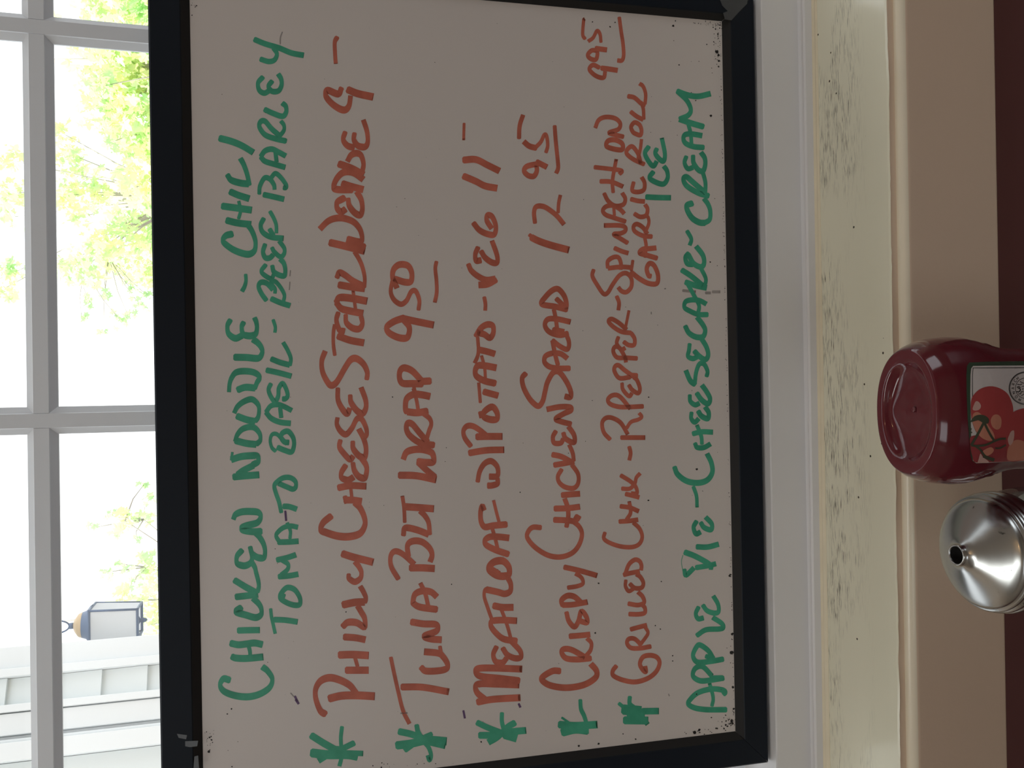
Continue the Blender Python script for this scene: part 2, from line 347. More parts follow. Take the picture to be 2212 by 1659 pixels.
def rail(name, p, q, inward, ks=1.0, k0=1.0, k1=1.0):
    """mitred rail from outer corner p to outer corner q (board coordinates); inward = unit vector to the middle"""
    p, q, w = Vector(p), Vector(q), Vector(inward); t = (q - p).normalized()
    pr = [(0, -TH), (0, -0.0012), (0.0012, 0), (RW - 0.0006, 0), (RW, -0.0006), (RW + BW, -RE + 0.0002), (RW + BW, -TH)]
    gap = 0.0002; vs = []
    for e, s, kk in ((p, 1, k0), (q, -1, k1)):
        for (d, h) in pr: vs.append(bp(*(e + w * d * ks + t * s * (d * kk + gap)), h))
    n = len(pr); f = [(i, (i + 1) % n, n + (i + 1) % n, n + i) for i in range(n)] + [tuple(range(n)), tuple(range(n, 2 * n))]
    bm = bmesh.new(); b = [bm.verts.new(x) for x in vs]; fs = [bm.faces.new([b[i] for i in k]) for k in f]
    fs[4].material_index = 1
    bmobj(name, bm, [m_black, m_blip], board)
rail('frame_rail', (0, 0), (Wd, 0), (0, 1), 1, 1, KR); rail('frame_rail', (Wd, Hh), (0, Hh), (0, -1), 1, KR, 1)
rail('frame_rail', (0, Hh), (0, 0), (1, 0)); rail('frame_rail', (Wd, 0), (Wd, Hh), (-1, 0), KR, 1, 1)
bm = bmesh.new(); k = 0.022
q = [bm.verts.new(bp(a, b, o)) for o in (-RE, -RE - 0.004) for (a, b) in ((k, k), (Wd - k * KR, k), (Wd - k * KR, Hh - k), (k, Hh - k))]
for i in range(4): bm.faces.new([q[i], q[(i + 1) % 4], q[4 + (i + 1) % 4], q[4 + i]])
bm.faces.new(q[:4]); bm.faces.new(q[4:]); bmobj('writing_surface', bm, m_board, board)

OX = dict(A=(450, 1244), B=(1003, 1244), C=(450, 844), D=(1003, 844), E=(450, 444), F=(1003, 444), G=(450, 44), H=(1003, 44), K=(1450, 1230))
def surf(px, py, off): return fr(px, py, -RE + off)
class Ink:
    def __init__(s): s.v, s.f, s.n = [], [], 0
    def stroke(s, pts, thick, thin, closed=False, off=0.00012):
        """chisel-tip ribbon through photo points: broad along photo x, narrow across"""
        c = catmull([(x, y, 0) for x, y in pts], closed, 7); off += 2e-7 * (s.n % 150); s.n += 1
        n = len(c); L, R = [], []
        for i, p in enumerate(c):
            t = c[min(i + 1, n - 1)] - c[max(i - 1, 0)]
            if closed: t = c[(i + 1) % n] - c[(i - 1) % n]
            if t.length < 1e-6: t = Vector((1, 0, 0))
            t.normalize(); w = (thin + (thick - thin) * abs(t.x) ** 1.4) * 0.5
            nn = Vector((-t.y, t.x, 0)) * w
            L.append(p + nn); R.append(p - nn)
        if not closed:                               # blunt, slightly rounded ends
            for (i, sg) in ((0, -1), (n - 1, 1)):
                t = (c[min(i + 1, n - 1)] - c[max(i - 1, 0)]).normalized(); m = (L[i] + R[i]) / 2; h = (L[i] - R[i]) / 2; e = h.length * 0.42
                l2, r2 = m + h * 0.62 + t * sg * e, m - h * 0.62 + t * sg * e
                if i == 0: L.insert(0, l2); R.insert(0, r2)
                else: L.append(l2); R.append(r2)
        b = len(s.v)
        for l, r in zip(L, R): s.v += [surf(l.x, l.y, off), surf(r.x, r.y, off)]
        m = len(L)
        for i in range(m - 1 + (1 if closed else 0)):
            j = (i + 1) % m; s.f.append((b + 2 * i, b + 2 * i + 1, b + 2 * j + 1, b + 2 * j))
    def blob(s, x, y, r, rn, k=7, ax=1.0, off=0.00013):
        b = len(s.v); a0 = rn.uniform(0, 6)
        for i in range(k):
            q = r * rn.uniform(0.7, 1.25); a = a0 + 2 * math.pi * i / k; s.v.append(surf(x + q * math.cos(a) * ax, y + q * math.sin(a), off))
        s.f.append(tuple(range(b, b + k)))
    def done(s, name, m, label=None):
        o = mesh(name, s.v, s.f, m, board); return tag(o, label) if label else o
def write(text, thick, thin, m, label):
    ink = Ink()
    for line in text.strip().splitlines():
        for st in line.split('|'):
            st = st.strip()
            if not st: continue
            tk = st.split(); crop = tk[0][0]; k = float(tk[0][1:] or 1); closed = tk[-1] == 'o'
            if closed: tk = tk[:-1]
            ox, oy = OX[crop]; sc = 3.867 if crop == 'K' else 3.9976
            pts = [(ox + float(a) / sc, oy + float(b) / sc) for a, b in (q.split(',') for q in tk[1:])]
            ink.stroke(pts, thick * k / 4, thin * k / 4, closed)
    ink.done('handwriting', m, label)
write('''
A 182,900 130,890 102,945 140,1000 240,1036 350,1044 450,1018 530,962 552,890 512,822 465,785
A 205,698 240,710 330,713 475,700 | A 195,582 260,595 330,588 400,580 468,594 | A0.9 362,690 357,640 335,560
A0.9 258,472 320,470 445,468
A 284,272 238,310 330,340 410,360 455,332 457,285 434,240 385,192
A0.95 240,182 330,172 430,160 | A 228,38 320,95 425,152 | A0.95 425,140 436,90 430,40 412,-30 402,-70 378,-115
C 290,1378 248,1430 250,1490 310,1512 362,1488 378,1440 362,1350 | C 360,1350 378,1405 425,1440 478,1440 490,1385 475,1320 440,1262 408,1228
C 455,1215 385,1218 305,1206 288,1185 330,1165 420,1140 452,1090 430,1052 370,1043 290,1046 236,1070 215,1112
C 220,745 320,735 440,726 | C 255,722 300,690 390,645 | C 385,640 430,610 422,565 360,562 280,570 195,597 | C0.6 197,598 208,530
C 238,432 330,455 415,464 | C0.9 415,464 448,425 442,370 400,322 350,314 290,335 250,382 230,440
C 250,220 330,250 405,266 | C0.9 405,264 432,220 436,140 405,92 365,74 300,98 250,140 222,195
E 255,1592 320,1570 405,1576 | E0.95 400,1580 420,1530 442,1482 395,1442 310,1430 240,1442 203,1485 184,1540 178,1612
E 228,1310 330,1312 430,1318 465,1270 456,1225 425,1185 385,1156
E 190,988 165,1040 175,1105 232,1146 290,1124 | E 305,1008 288,1050 302,1110 362,1126 408,1106 420,1055 413,1005 398,968
E0.85 322,596 325,650 312,700 290,742
E 205,245 150,262 128,310 200,372 280,408 352,420 398,388 408,325 396,268 372,212 345,172
E 160,128 250,150 370,164 | E 122,5 250,22 376,40 | E0.75 262,112 278,40 262,-40
G 190,1480 260,1510 355,1540 | G 165,1335 200,1380 280,1405 350,1412 | G 355,1420 335,1330 305,1245 275,1190
G 100,1018 200,1045 290,1082 390,1142
''', 61, 36, m_green, 'green handwriting reading CHICKEN NOODLE - CHILI')
write('''
A0.8 538,286 545,350 560,420 578,500 | A 570,378 660,382 772,398
A 630,150 680,102 745,120 790,190 788,246 738,252 670,228 622,192 o | A0.8 655,160 640,205
C 610,1606 700,1598 778,1584 | C0.9 630,1590 682,1545 688,1500 635,1462 | C 595,1462 680,1442 758,1416
C 605,1308 690,1306 780,1300 | C0.9 610,1300 586,1255 602,1220 650,1182 710,1168 775,1180 | C0.8 705,1275 708,1210 680,1138
C0.95 630,1050 610,960 582,880 570,820 600,782 650,752 710,752 752,785 755,830 728,850 680,832 605,800 | C 650,998 700,1002 765,1024
C 600,490 660,515 718,528 740,470 732,405 690,352 645,362 628,398 655,440 695,448 | C0.75 580,522 548,490 534,430 550,380 592,376 640,425 680,462
C 500,190 545,240 620,272 712,282 | C0.95 500,182 540,132 600,120 660,140 722,172 | C 620,150 630,235 | C 575,95 600,122
E0.95 540,1540 520,1590 540,1650 575,1690 603,1645 608,1580 640,1537 670,1580 685,1640 665,1668 642,1670
E 505,1422 610,1445 718,1474 | E 545,1325 620,1355 705,1378 | E0.9 705,1380 712,1320 685,1250 645,1180
E0.8 560,988 578,1050 574,1098
E 545,805 620,838 708,866 | E0.85 650,825 656,770 620,702 575,655 540,668 575,720 575,760 | E 500,818 460,762 434,700 455,664 505,672 560,730
E0.9 495,512 458,568 500,612 545,630 565,595 | E 552,520 565,570 610,600 655,606 665,560 652,500 620,462
E 490,335 472,400 492,450 530,452 560,425 | E0.9 550,365 570,400 620,442 652,420 656,370 610,305
E 478,112 452,170 470,230 540,272 650,284 | E 530,205 562,260 | E0.85 533,52 565,110 586,170 588,240
G 480,1505 570,1525 655,1545 | G0.95 440,1498 446,1430 485,1362 530,1370 566,1420 572,1462 | G0.9 540,1362 580,1322 630,1362 672,1422 668,1445 650,1444
G 455,1182 490,1217 570,1242 665,1270 | G 455,1172 490,1127 550,1112 610,1140 670,1172 | G 580,1140 590,1225
G 668,1042 580,1022 490,988 441,920 452,875 490,872 545,935 615,995 | G0.85 615,1000 652,950 652,905 625,868
G 488,770 560,803 640,828 672,790 668,742 638,714
G 470,490 430,540 440,602 485,628 535,600 | G 550,525 520,570 550,612 605,608 632,560 628,505 602,462
G 400,165 490,202 610,238 720,282 825,302 | G0.95 452,335 520,355 570,342 592,290 562,238
''', 50, 36, m_green, 'green handwriting reading TOMATO BASIL - BEEF BARLEY')
write('''
A1.1 1010,1195 965,1160 928,1060 928,975 970,908 1045,880 1130,898 1220,945 1275,1012 | A1.15 1046,1060 1150,1036 1280,1032 1438,1040
A1.05 1192,815 1280,815 1385,815 | A1.1 1132,683 1250,680 1386,688 | A0.8 1288,780 1265,700
A 1175,528 1270,535 1358,552
A1.05 1162,438 1205,402 1280,405 1348,440 1350,370 1320,312 1288,258
A1.1 1165,250 1260,230 1350,225 | A0.95 1352,230 1360,190 1340,140 1310,88
C1.1 1160,1408 1260,1440 1425,1482 | C0.95 1212,1585 1215,1620 1265,1650 1312,1620 1322,1570 1300,1520 1265,1476
C1.1 1060,1082 992,1140 972,1200 1020,1226 1120,1256 1220,1260 1310,1232 1352,1160 1346,1090 1310,1012 1265,965
C 1180,915 1195,975 | C 1180,945 1250,945 1325,956 | C 1125,838 1230,820 1365,825 | C0.75 1240,935 1230,840
C 1186,645 1150,705 1152,750 1205,772 1255,745 | C1.05 1248,625 1262,690 1300,742 1350,752 1368,690 1360,640 1325,585
C 1140,428 1132,485 1170,542 1222,592 1252,565 | C1.05 1247,440 1252,500 1300,562 1350,572 1362,500 1340,410 1298,328
C0.95 1345,405 1368,370 1358,310 1320,242 1280,248 1240,322 1190,376 1142,350 1110,290 1116,230
C1.05 1118,-20 1120,80 1160,162 1200,196 1222,150 | C1.05 1225,40 1232,100 1280,170 1330,196 1360,150 1358,80 1318,-30
E1.05 1368,1500 1372,1440 1340,1370 1280,1322 1230,1332 1180,1402 1110,1522 1060,1552 1020,1510 985,1430 980,1340 1010,1255
E0.8 1092,1292 1080,1200 1080,1100 1092,1025 | E1.05 1122,1128 1230,1165 1345,1186
E 1122,925 1106,990 1130,1070 1175,1088 | E 1186,945 1192,1010 1242,1056 1300,1065 1330,1020 1318,955
E1.05 1108,842 1150,890 1230,912 1338,932 | E1.1 1105,835 1135,796 1230,800 1372,826 | E0.75 1272,905 1250,735
E1.05 1130,685 1230,702 1352,718 | E 1110,622 1132,580 1182,602 1250,652 1338,695 | E0.85 1348,705 1350,620 1330,530 1300,460 1262,398
E1.1 1052,320 1180,350 1352,395 | E1.1 1345,360 1270,330 1200,290 | E1 1205,290 1318,310 1316,222 1262,148 1180,112 1100,110 1030,138 962,205
G1.05 1175,1532 1115,1570 1112,1620 1146,1652 1185,1630 | G1.05 1207,1540 1217,1600 1262,1660 1310,1680 1330,1630 1320,1550 1280,1478
G1.05 1160,1410 1240,1436 1340,1462 | G1.05 1240,1462 1112,1460 1082,1435 1112,1362 1170,1312 1250,1315 1340,1375
G1.1 1130,1240 1240,1280 1342,1335 | G1 1330,1305 1340,1240 1320,1170 1280,1147 1232,1166 1200,1220
G 1182,965 1165,1030 1202,1082 1262,1100 | G 1262,975 1257,1030 1292,1082 1350,1092 1376,1050 1370,960 1338,858
G1.05 1150,585 1120,635 1030,604 1014,650 1060,712 1130,762 1182,772 1216,732 1228,650 | G1.1 1205,598 1290,632 1425,662
G0.9 1112,145 1092,190 1094,280 1100,375
''', 60, 38, m_red, 'red handwriting reading PHILLY CHEESE STEAK WEDGE 9 -')
write('''
A0.8 1576,705 1602,830 1640,1000 1682,1165 1738,1278 | A1.05 1672,960 1850,962 2078,1002
A1.05 1838,790 1880,822 2000,818 2058,798 2064,758 2030,702 1985,668 1862,655 | A0.8 2000,610 2010,670
A1.05 1755,398 1860,415 1955,418 1982,445 1960,482 1865,520 1920,545 2015,552
A1.05 1970,290 1830,270 1775,240 1768,220 1785,160 1842,132 1920,138 1975,182 | A0.85 1898,258 1872,150 1830,60
C0.95 1640,1625 1580,1520 1575,1430 1612,1387 1680,1412 1780,1500 | C1.05 1728,1430 1720,1340 1762,1300 1842,1305 1910,1360 1932,1420 1914,1480 | C1.1 1745,1530 1850,1530 1955,1536
C1.05 1684,1248 1702,1186 1800,1202 1905,1242 | C0.95 1912,1240 1902,1140 1870,1080 1828,1038
C1.1 1700,1002 1820,1010 1948,1020 | C0.8 1696,1135 1690,1010 1675,908
C1.1 1650,730 1800,735 1970,770 | C1.05 1955,745 1880,682 1812,618 | C1.1 1810,612 1890,620 1945,610 1932,540 1862,510 1780,508 1712,532 1682,595
C1.05 1945,470 1830,450 1742,390 1710,330 1722,282 1762,290 1822,362 1895,445 | C0.85 1880,435 1905,350 1925,290 1910,240 1855,195
C1.1 1888,178 1800,190 1718,182 | C1.1 1715,190 1702,150 1712,72 1770,32 1840,35 1915,50 | C0.75 1812,165 1795,70 1770,-20
E1.1 1915,1515 1830,1520 | E1.1 1845,1540 1760,1538 1682,1535 1652,1495 1655,1432 1692,1402 1762,1430 1838,1510 | E0.75 1772,1550 1785,1615
E1.1 1692,970 1602,1002 1542,1050 1562,1100 1642,1140 1712,1142 1736,1090 1730,1040 1690,990 | E1.1 1690,978 1800,1002 1948,1032
E0.85 1815,900 1822,820 1792,742 1752,745 1712,820 1662,852 1602,812 1575,742 1590,650 | E1.05 1610,635 1700,662 1750,652 1756,580 1722,520 1652,510 1602,550 1592,620 1630,715
E0.8 1970,485 1960,545 1970,650 1972,750 1955,838
''', 57, 40, m_red, 'red handwriting reading TUNA BLT WRAP 9 50')
write('''
B1.1 115,1090 250,1066 485,1052 | B1.1 180,1068 112,1010 98,955 140,932 280,935 475,942 | B1.1 470,905 300,885 145,868 100,832 122,800 250,796 500,805
B 278,612 250,680 272,740 330,748 365,710 | B 332,625 372,682 440,712 488,700 482,650 430,590 388,548
B1.05 448,562 340,545 270,490 230,432 242,392 320,382 455,388 | B0.75 402,545 380,460 350,370 320,292
B1.1 255,258 330,272 425,272 | B0.75 238,378 200,270 172,178 182,120 232,116 | B1.05 190,118 290,140 350,155 396,130 400,70 372,10 360,-20
D1.2 212,1538 252,1482 330,1470 382,1520 386,1580 342,1602 272,1590 o | D1.1 235,1545 300,1585
D1.05 378,1412 270,1375 190,1332 180,1292 222,1262 300,1262 388,1272 | D0.8 292,1385 270,1290 240,1185
D1.05 362,1155 250,1165 178,1176 145,1130 140,1050 155,1000 172,1032 | D0.7 300,1135 275,1040 252,945
D1 115,785 132,700 172,632 230,608 280,650 292,710 272,740 215,742 | D1 285,755 286,800 240,818 202,820
D1.05 45,538 190,515 345,510 | D1.1 108,398 200,395 330,395 | D0.95 55,478 5,410 -8,350 20,308 70,305 132,340 205,400
D1.1 170,225 175,180 240,140 282,190 280,242 230,250 o | D 138,185 150,235
F1.05 170,1608 230,1625 292,1642 | F0.75 138,1700 130,1600 124,1528
F1.1 265,1535 170,1512 105,1472 95,1422 122,1382 190,1385 278,1402 | F0.7 182,1495 175,1400 148,1295
F1.05 125,1245 200,1262 265,1282 | F0.8 115,1140 122,1240 115,1300 88,1362
F1.05 100,1128 142,1060 200,1027 246,1042 250,1100 220,1142 170,1112 110,1098 | F0.85 172,792 182,850 180,908
F 35,508 60,562 120,612 190,642 270,632 | F1.05 272,642 200,680 122,686
F 118,362 95,420 102,475 145,472 | F 145,395 180,450 240,492 282,490 282,430 238,302
F1 80,152 130,212 200,246 258,248 272,180 242,100 202,84 194,130 238,200
H1.1 -5,1345 100,1390 180,1430 285,1450 | H1.1 -5,1206 100,1202 200,1250 305,1302 | H0.65 -2,890 -6,1035
''', 55, 38, m_red, 'red handwriting reading MEATLOAF W/ POTATO - VEG 11 -')
write('''
D0.9 660,1182 590,1180 550,1220 545,1272 610,1352 720,1420 830,1436 930,1402 990,1332 1016,1240 990,1172 928,1120
B1.1 825,822 762,822 682,868 672,902 742,946 880,966 1030,942 1130,882 1142,822 1090,758
B 1090,712 980,722 880,712 841,662 862,632 930,640 1042,702 | B0.8 1050,692 1090,640 1096,580 1058,538
B0.95 912,522 1000,515 1088,506 | B0.95 882,315 902,390 950,440 985,392 1010,308 1052,350 1060,402 1005,392
B0.95 850,252 940,248 1065,225 | B 850,258 840,210 890,172 950,180 1005,228
B0.75 895,102 972,90 1022,68 1020,30 995,0 958,-20 | D0.9 865,1524 1000,1555 1148,1597
D 778,1115 890,1120 955,1130 | D1.1 960,1088 995,1110 | D 782,1018 890,1015 1000,1002 | D0.95 882,1175 898,1080 890,1000 865,930
D 845,902 920,895 1000,890 | D0.85 840,680 808,740 820,792 870,832 942,842 982,800 982,720 928,638
D0.95 778,642 860,628 950,610 | D0.95 762,552 840,570 930,618 | D0.85 945,605 936,540 905,465
D0.9 790,350 765,400 776,450 832,452 855,415 | D0.95 855,365 872,410 922,442 952,440 946,380 898,308
D0.95 918,288 830,265 790,242 860,198 920,170 912,142 822,140 710,162
F 530,1450 500,1490 508,1560 545,1640 590,1700 640,1732 676,1690 696,1610 716,1530 760,1450 802,1432 842,1462 892,1540 920,1612 914,1655 868,1648
F0.95 908,1406 800,1405 732,1390 692,1350 702,1300 762,1276 832,1280 892,1322 | F0.9 808,1375 785,1290 760,1165
F0.9 762,1165 820,1212 880,1242 902,1220 902,1170 878,1108
F0.95 892,1105 820,1120 732,1090 696,1032 722,982 800,980 918,1006 | F1.3 770,1080 860,1100 | F0.85 802,1075 790,980 772,895
F 885,898 780,872 668,850 700,790 760,732 812,722 862,780 882,850 872,892 | F0.9 795,805 880,885
''', 52, 40, m_red, 'red handwriting reading CRISPY CHICKEN SALAD')
write('''
F1.2 580,275 640,305 740,340 905,385 | F0.7 562,252 600,285
F0.9 610,150 602,60 622,10 682,8 742,42 802,92 862,165 | F0.75 810,60 815,-20 830,-92
H0.95 628,1240 542,1260 516,1300 552,1340 600,1345 626,1300 622,1250 | H 625,1222 715,1268
H0.75 705,1140 720,1080 710,1000 690,990 660,1050 612,1100 | H1 620,1102 560,1085 512,1045 | H0.9 472,1018 478,910 508,815
H0.85 780,912 790,1050 806,1200 810,1275 792,1322
''', 52, 40, m_red, 'red handwriting reading 12 95 beside the salad line')
write('''
B1.05 1312,778 1282,820 1288,862 1370,900 1480,916 1590,882 1660,822 1686,750 1660,702 1600,686 1542,702 1516,760 1540,810 1568,828 1562,778
B 1608,610 1520,625 1440,622 1405,582 1420,545 1472,545 1532,602 | B0.85 1512,600 1560,540 1586,490 1558,438
B 1438,462 1500,445 1578,425 | B1 1425,330 1500,332 1556,320 1560,280 1540,252 | B 1418,240 1500,252 1552,230 1540,180 1498,138
B0.9 1395,38 1392,90 1420,132 1460,112 | B 1430,70 1472,105 1530,102 1546,60 1520,10 1485,-15
D 1378,1590 1430,1576 1515,1560 | D 1390,1580 1422,1500 1472,1460 1512,1472 1530,1510 1526,1552
D0.95 1214,1225 1205,1275 1252,1312 1350,1345 1450,1350 1512,1322 1536,1260 1512,1190 1458,1138
D 1340,1130 1420,1125 1502,1114 | D 1350,998 1430,1010 1508,1042 | D0.95 1402,1112 1436,1050 1424,955
D 1395,892 1450,905 1512,922 | D0.95 1352,732 1430,780 1480,830 1490,885 1440,888 | D0.9 1362,846 1430,845 1472,800 1486,750 1520,712
D 1424,485 1436,540 1424,602
D 1355,405 1450,405 1562,405 | D1 1258,420 1205,360 1190,280 1222,236 1280,236 1352,280 1412,378 | D0.85 1402,322 1440,270 1500,250 1532,225 1508,192
D 1542,135 1440,140 1340,140 1262,116 1240,76 1280,40 1342,50 1435,158
F0.95 1362,1535 1370,1590 1422,1646 1448,1620 | F1 1422,1552 1450,1592 1500,1620 1516,1580 1492,1510 1465,1482
F1.15 1490,1470 1405,1466 | F 1430,1482 1340,1490 1296,1430 1302,1390 1332,1380 1382,1420 1440,1462
F 1490,1320 1400,1315 1320,1312 1286,1260 1302,1220 1342,1232 1386,1310 1396,1355
F0.95 1330,1135 1316,1190 1352,1242 1390,1230 | F 1378,1178 1420,1205 1466,1202 1470,1150 1438,1098
F 1438,1100 1360,1090 1290,1050 1246,1002 1272,980 1332,1012 1402,1072 | F0.75 1390,1062 1405,990 1422,905
F 1316,785 1336,840 1330,905
F 1116,555 1106,610 1150,690 1202,762 1240,750 1282,680 1342,602 1400,585 1442,630 1442,700 1402,746 1360,740 1328,705 | F0.8 1455,475 1442,565
F 1435,535 1350,530 1240,542 | F 1238,538 1240,480 1290,446 1332,450 1352,500 1350,555
F 1298,368 1360,395 1418,412 | F 1408,322 1340,280 1290,248 1350,240 1388,220 1390,190 1342,172 1205,172
F 1390,138 1290,105 1222,80 1196,45 1222,10 1280,0 1342,30 1382,72 | F0.8 1296,85 1290,5
H 1208,1495 1242,1560 1302,1602 1372,1590 1390,1540 1362,1488
H 1176,1390 1270,1395 1372,1436 | H0.95 1125,1268 1250,1282 1358,1298 1338,1330 | H0.95 1285,1485 1280,1380 1312,1198
''', 41, 33, m_red, 'red handwriting reading GRILLED CHIX - R PEPPER - SPINACH')
write('''
H1.1 1232,1090 1240,1042 1300,1032 1360,1062 1368,1108 1330,1118 o
H 1372,1005 1310,990 1250,970 1330,940 1346,890 1302,846 1220,835 1160,862 1130,930
''', 41, 33, m_red, 'red handwriting reading ON')
write('''
H 1165,408 1112,385 1080,420 1112,462 1160,490 1205,492 1216,440 | H1.1 1185,412 1250,420 1325,432
H 1150,262 1100,260 1066,300 1092,332 1135,338 1150,290 1140,250 | H1.1 1135,242 1232,255
H0.85 1180,188 1172,120 1146,90 1112,150 1068,182 | H0.85 1042,160 1022,120 1030,5 1034,-10
H0.95 1338,-25 1355,100 1370,200 1376,300 1360,346 1322,346
''', 41, 33, m_red, 'red handwriting reading 9 95 beside the grilled chicken line')
write('''
F1.1 1440,575 1510,630 1590,672 1662,672 1672,600 1640,520 1600,500 1575,545 1590,602 1612,612
F1.1 1662,455 1580,430 1515,410 1540,378 1600,372 1658,366 | F0.9 1560,445 1570,350 1558,278
F 1618,268 1540,260 1472,222 1462,180 1492,160 1542,190 1582,245 | F0.85 1560,235 1592,160 1590,110 1570,85 | F 1470,72 1520,98 1570,84 1582,30 1560,-10 | F 1440,-55 1500,-40 1560,-35
H 1462,1398 1450,1468 1500,1482 1550,1462 1556,1402 1530,1352
''', 41, 33, m_red, 'red handwriting reading GARLIC')
write('''
H 1552,1242 1460,1200 1402,1150 1412,1110 1452,1090 1500,1152 1525,1235 | H0.85 1500,1190 1520,1110 1530,1025
H1 1455,962 1440,920 1470,882 1512,902 1530,950 1520,990 1480,980 o
H 1438,790 1490,830 1546,858 | H0.9 1550,852 1545,760 1522,700 | H 1415,655 1470,668 1530,720 1562,728 | H0.9 1560,722 1566,640 1545,572 1512,545
''', 41, 33, m_red, 'red handwriting reading ROLL')
write('''
H1.05 1572,1525 1680,1530 1785,1532 | H1.05 1632,1308 1600,1360 1660,1400 1722,1412 1756,1360 1750,1300 1722,1258
H1.05 1592,1090 1560,1150 1602,1232 1636,1256 1662,1215 | H1.05 1662,1108 1650,1150 1690,1202 1722,1212 1732,1150 1705,1015
''', 46, 34, m_green, 'green handwriting reading ICE')
write('''
K1.05 458,1172 300,1172 200,1158 145,1128 152,1095 220,1032 330,1000 420,1006 452,1025 434,1045 | K0.9 340,1140 350,1070 320,950
K1.05 435,908 330,925 240,930 182,890 200,828 262,812 340,890 | K1.1 330,910 430,908
K1.05 432,750 330,768 220,775 182,720 210,650 242,632 310,680 352,745 | K0.9 290,725 350,745
K 215,552 290,505 400,498 435,485 420,450 345,400 | K 228,315 205,370 225,412 270,405 | K 265,300 300,345 360,365 395,350 390,290 350,220
D1.1 1905,1395 2000,1432 2120,1502 2130,1545 | D1.05 1900,1545 1915,1592 1985,1528 | D 2002,1528 2100,1512 2175,1494 | D0.15 1888,1420 1875,1475 1885,1545
D1.05 2008,1348 2100,1350 2198,1325 | D1.05 2005,1128 1980,1180 2000,1235 2040,1220 | D1.05 2042,1140 2072,1182 2130,1200 2136,1150 2082,1090
D0.9 1978,830 2005,910 2010,1008
D1.15 1815,660 1842,722 1920,780 2020,796 2100,770 2142,702 2132,620 2095,542
D 1992,455 2012,490 2070,490 2128,458 | D 1975,372 2050,355 2148,358 | D0.95 2052,460 2045,390 2008,295
D 1962,188 1960,240 1990,272 2025,240 | D1.1 2020,178 2050,220 2102,240 2110,190 2078,138
D 1947,38 1952,90 1992,122 2030,108 | D1.1 2008,22 2050,80 2102,112 2122,70 2090,5 2050,-50
F1 2092,1475 2100,1430 2070,1370 2030,1370 2002,1440 1990,1542 | F1.15 1992,1545 1950,1510 1912,1422
F 1946,1195 1940,1250 1932,1300 1972,1322 2010,1308 | F1.1 1988,1258 2030,1302 2080,1330 2106,1290 2090,1220 2045,1145
F1.1 1908,1042 1940,1100 2000,1135 2060,1132 2080,1080 2060,1030 2008,962
F 2100,942 2020,940 1950,912 1902,880 1910,832 1960,815 2030,820 2092,852 | F0.95 2020,925 2026,860 1980,770 1930,680
F1.1 1912,662 2000,692 2095,712 | F1.1 1880,558 1960,610 2060,692 | F0.95 2078,690 2085,630 2045,545
F1.1 1938,412 1910,450 1926,500 1975,508 | F1.1 1938,428 1980,500 2040,530 2070,500 2060,430 2000,350
F0.95 1924,220 1960,290 1945,345
F1.2 1968,-20 1922,0 1930,50 1970,110 2030,146 2080,150 | F1.05 2070,152 2118,120 2124,50 2105,-10 2068,-62
H1.1 2108,1516 2020,1490 1922,1430 1892,1372 1920,1352 1980,1402 2085,1492 | H 2080,1492 2082,1402 2058,1308
H 1917,1175 1902,1230 1930,1280 1975,1270 | H1.1 1975,1168 1980,1230 2020,1290 2060,1300 2080,1250 2076,1190 2042,1138
H1.05 2065,1098 1980,1090 1912,1062 1892,1020 1910,986 1970,982 2055,996 | H0.95 1962,1075 1955,980 1935,898
H1.15 2062,918 1960,888 1855,852 | H1.05 1862,852 1932,820 1956,770 1920,690 1840,612 | H1.1 1840,612 1930,645 2020,656 2128,632
''', 46, 34, m_green, 'green handwriting reading APPLE PIE - CHEESECAKE - CREAM')
AST = '''
A1.1 892,1380 1000,1448 1130,1520 | A1.3 895,1530 1030,1545 1200,1545 1290,1560 | A0.8 1200,1530 1338,1535 | A0.8 1155,1305 1145,1400 1150,1500 1150,1570 1132,1645 | A0.9 1258,1445 1160,1492 1050,1540 950,1600 | A1.4 1060,1510 1180,1515
A1 1650,1345 1760,1370 1880,1415 | A1.2 1630,1465 1750,1450 1900,1420 2060,1430 | A1.1 1880,1425 2050,1465 | A0.95 1800,1290 1812,1350 1850,1420 | A0.9 1700,1505 1790,1440 | A0.7 1930,1365 1870,1390 | A0.8 1860,1430 1902,1480 1925,1550 1910,1590 1895,1550
B0.9 112,1268 200,1310 330,1360 | B1 132,1378 260,1375 380,1350 535,1335 | B0.85 325,1185 325,1260 345,1330 385,1410 | B1 435,1270 370,1310 290,1390 205,1440 | B1.2 350,1375 455,1405
B1.1 822,1285 960,1295 1150,1285 | B1.3 850,1350 960,1325 1070,1335 | B0.35 842,1225 905,1268 | B0.8 1002,1072 1008,1150 1035,1210 1055,1280 1060,1365
B1.5 1375,1155 1530,1170 | B1.15 1385,1248 1590,1250 | B0.85 1430,1045 1432,1110 1500,1170 1585,1285 | B0.95 1540,1170 1682,1168 | B0.6 1336,1102 1395,1150 | B1.3 1420,1200 1560,1200
'''
for name, line in zip(('largest green asterisk, beside the philly line', 'green asterisk beside the tuna line', 'green asterisk beside the meatloaf line', 'small green asterisk beside the crispy chicken line', 'green asterisk beside the grilled chicken line'), AST.strip().splitlines()):
    ink = Ink()
    for st in line.split('|'):
        tk = st.split(); k = float(tk[0][1:]); ox, oy = OX[tk[0][0]]
        ink.stroke([(ox + float(a) / 4, oy + float(b) / 4) for a, b in (q.split(',') for q in tk[1:])], 60 * k / 4, 42 * k / 4)
    ink.done('asterisk', m_green, name)
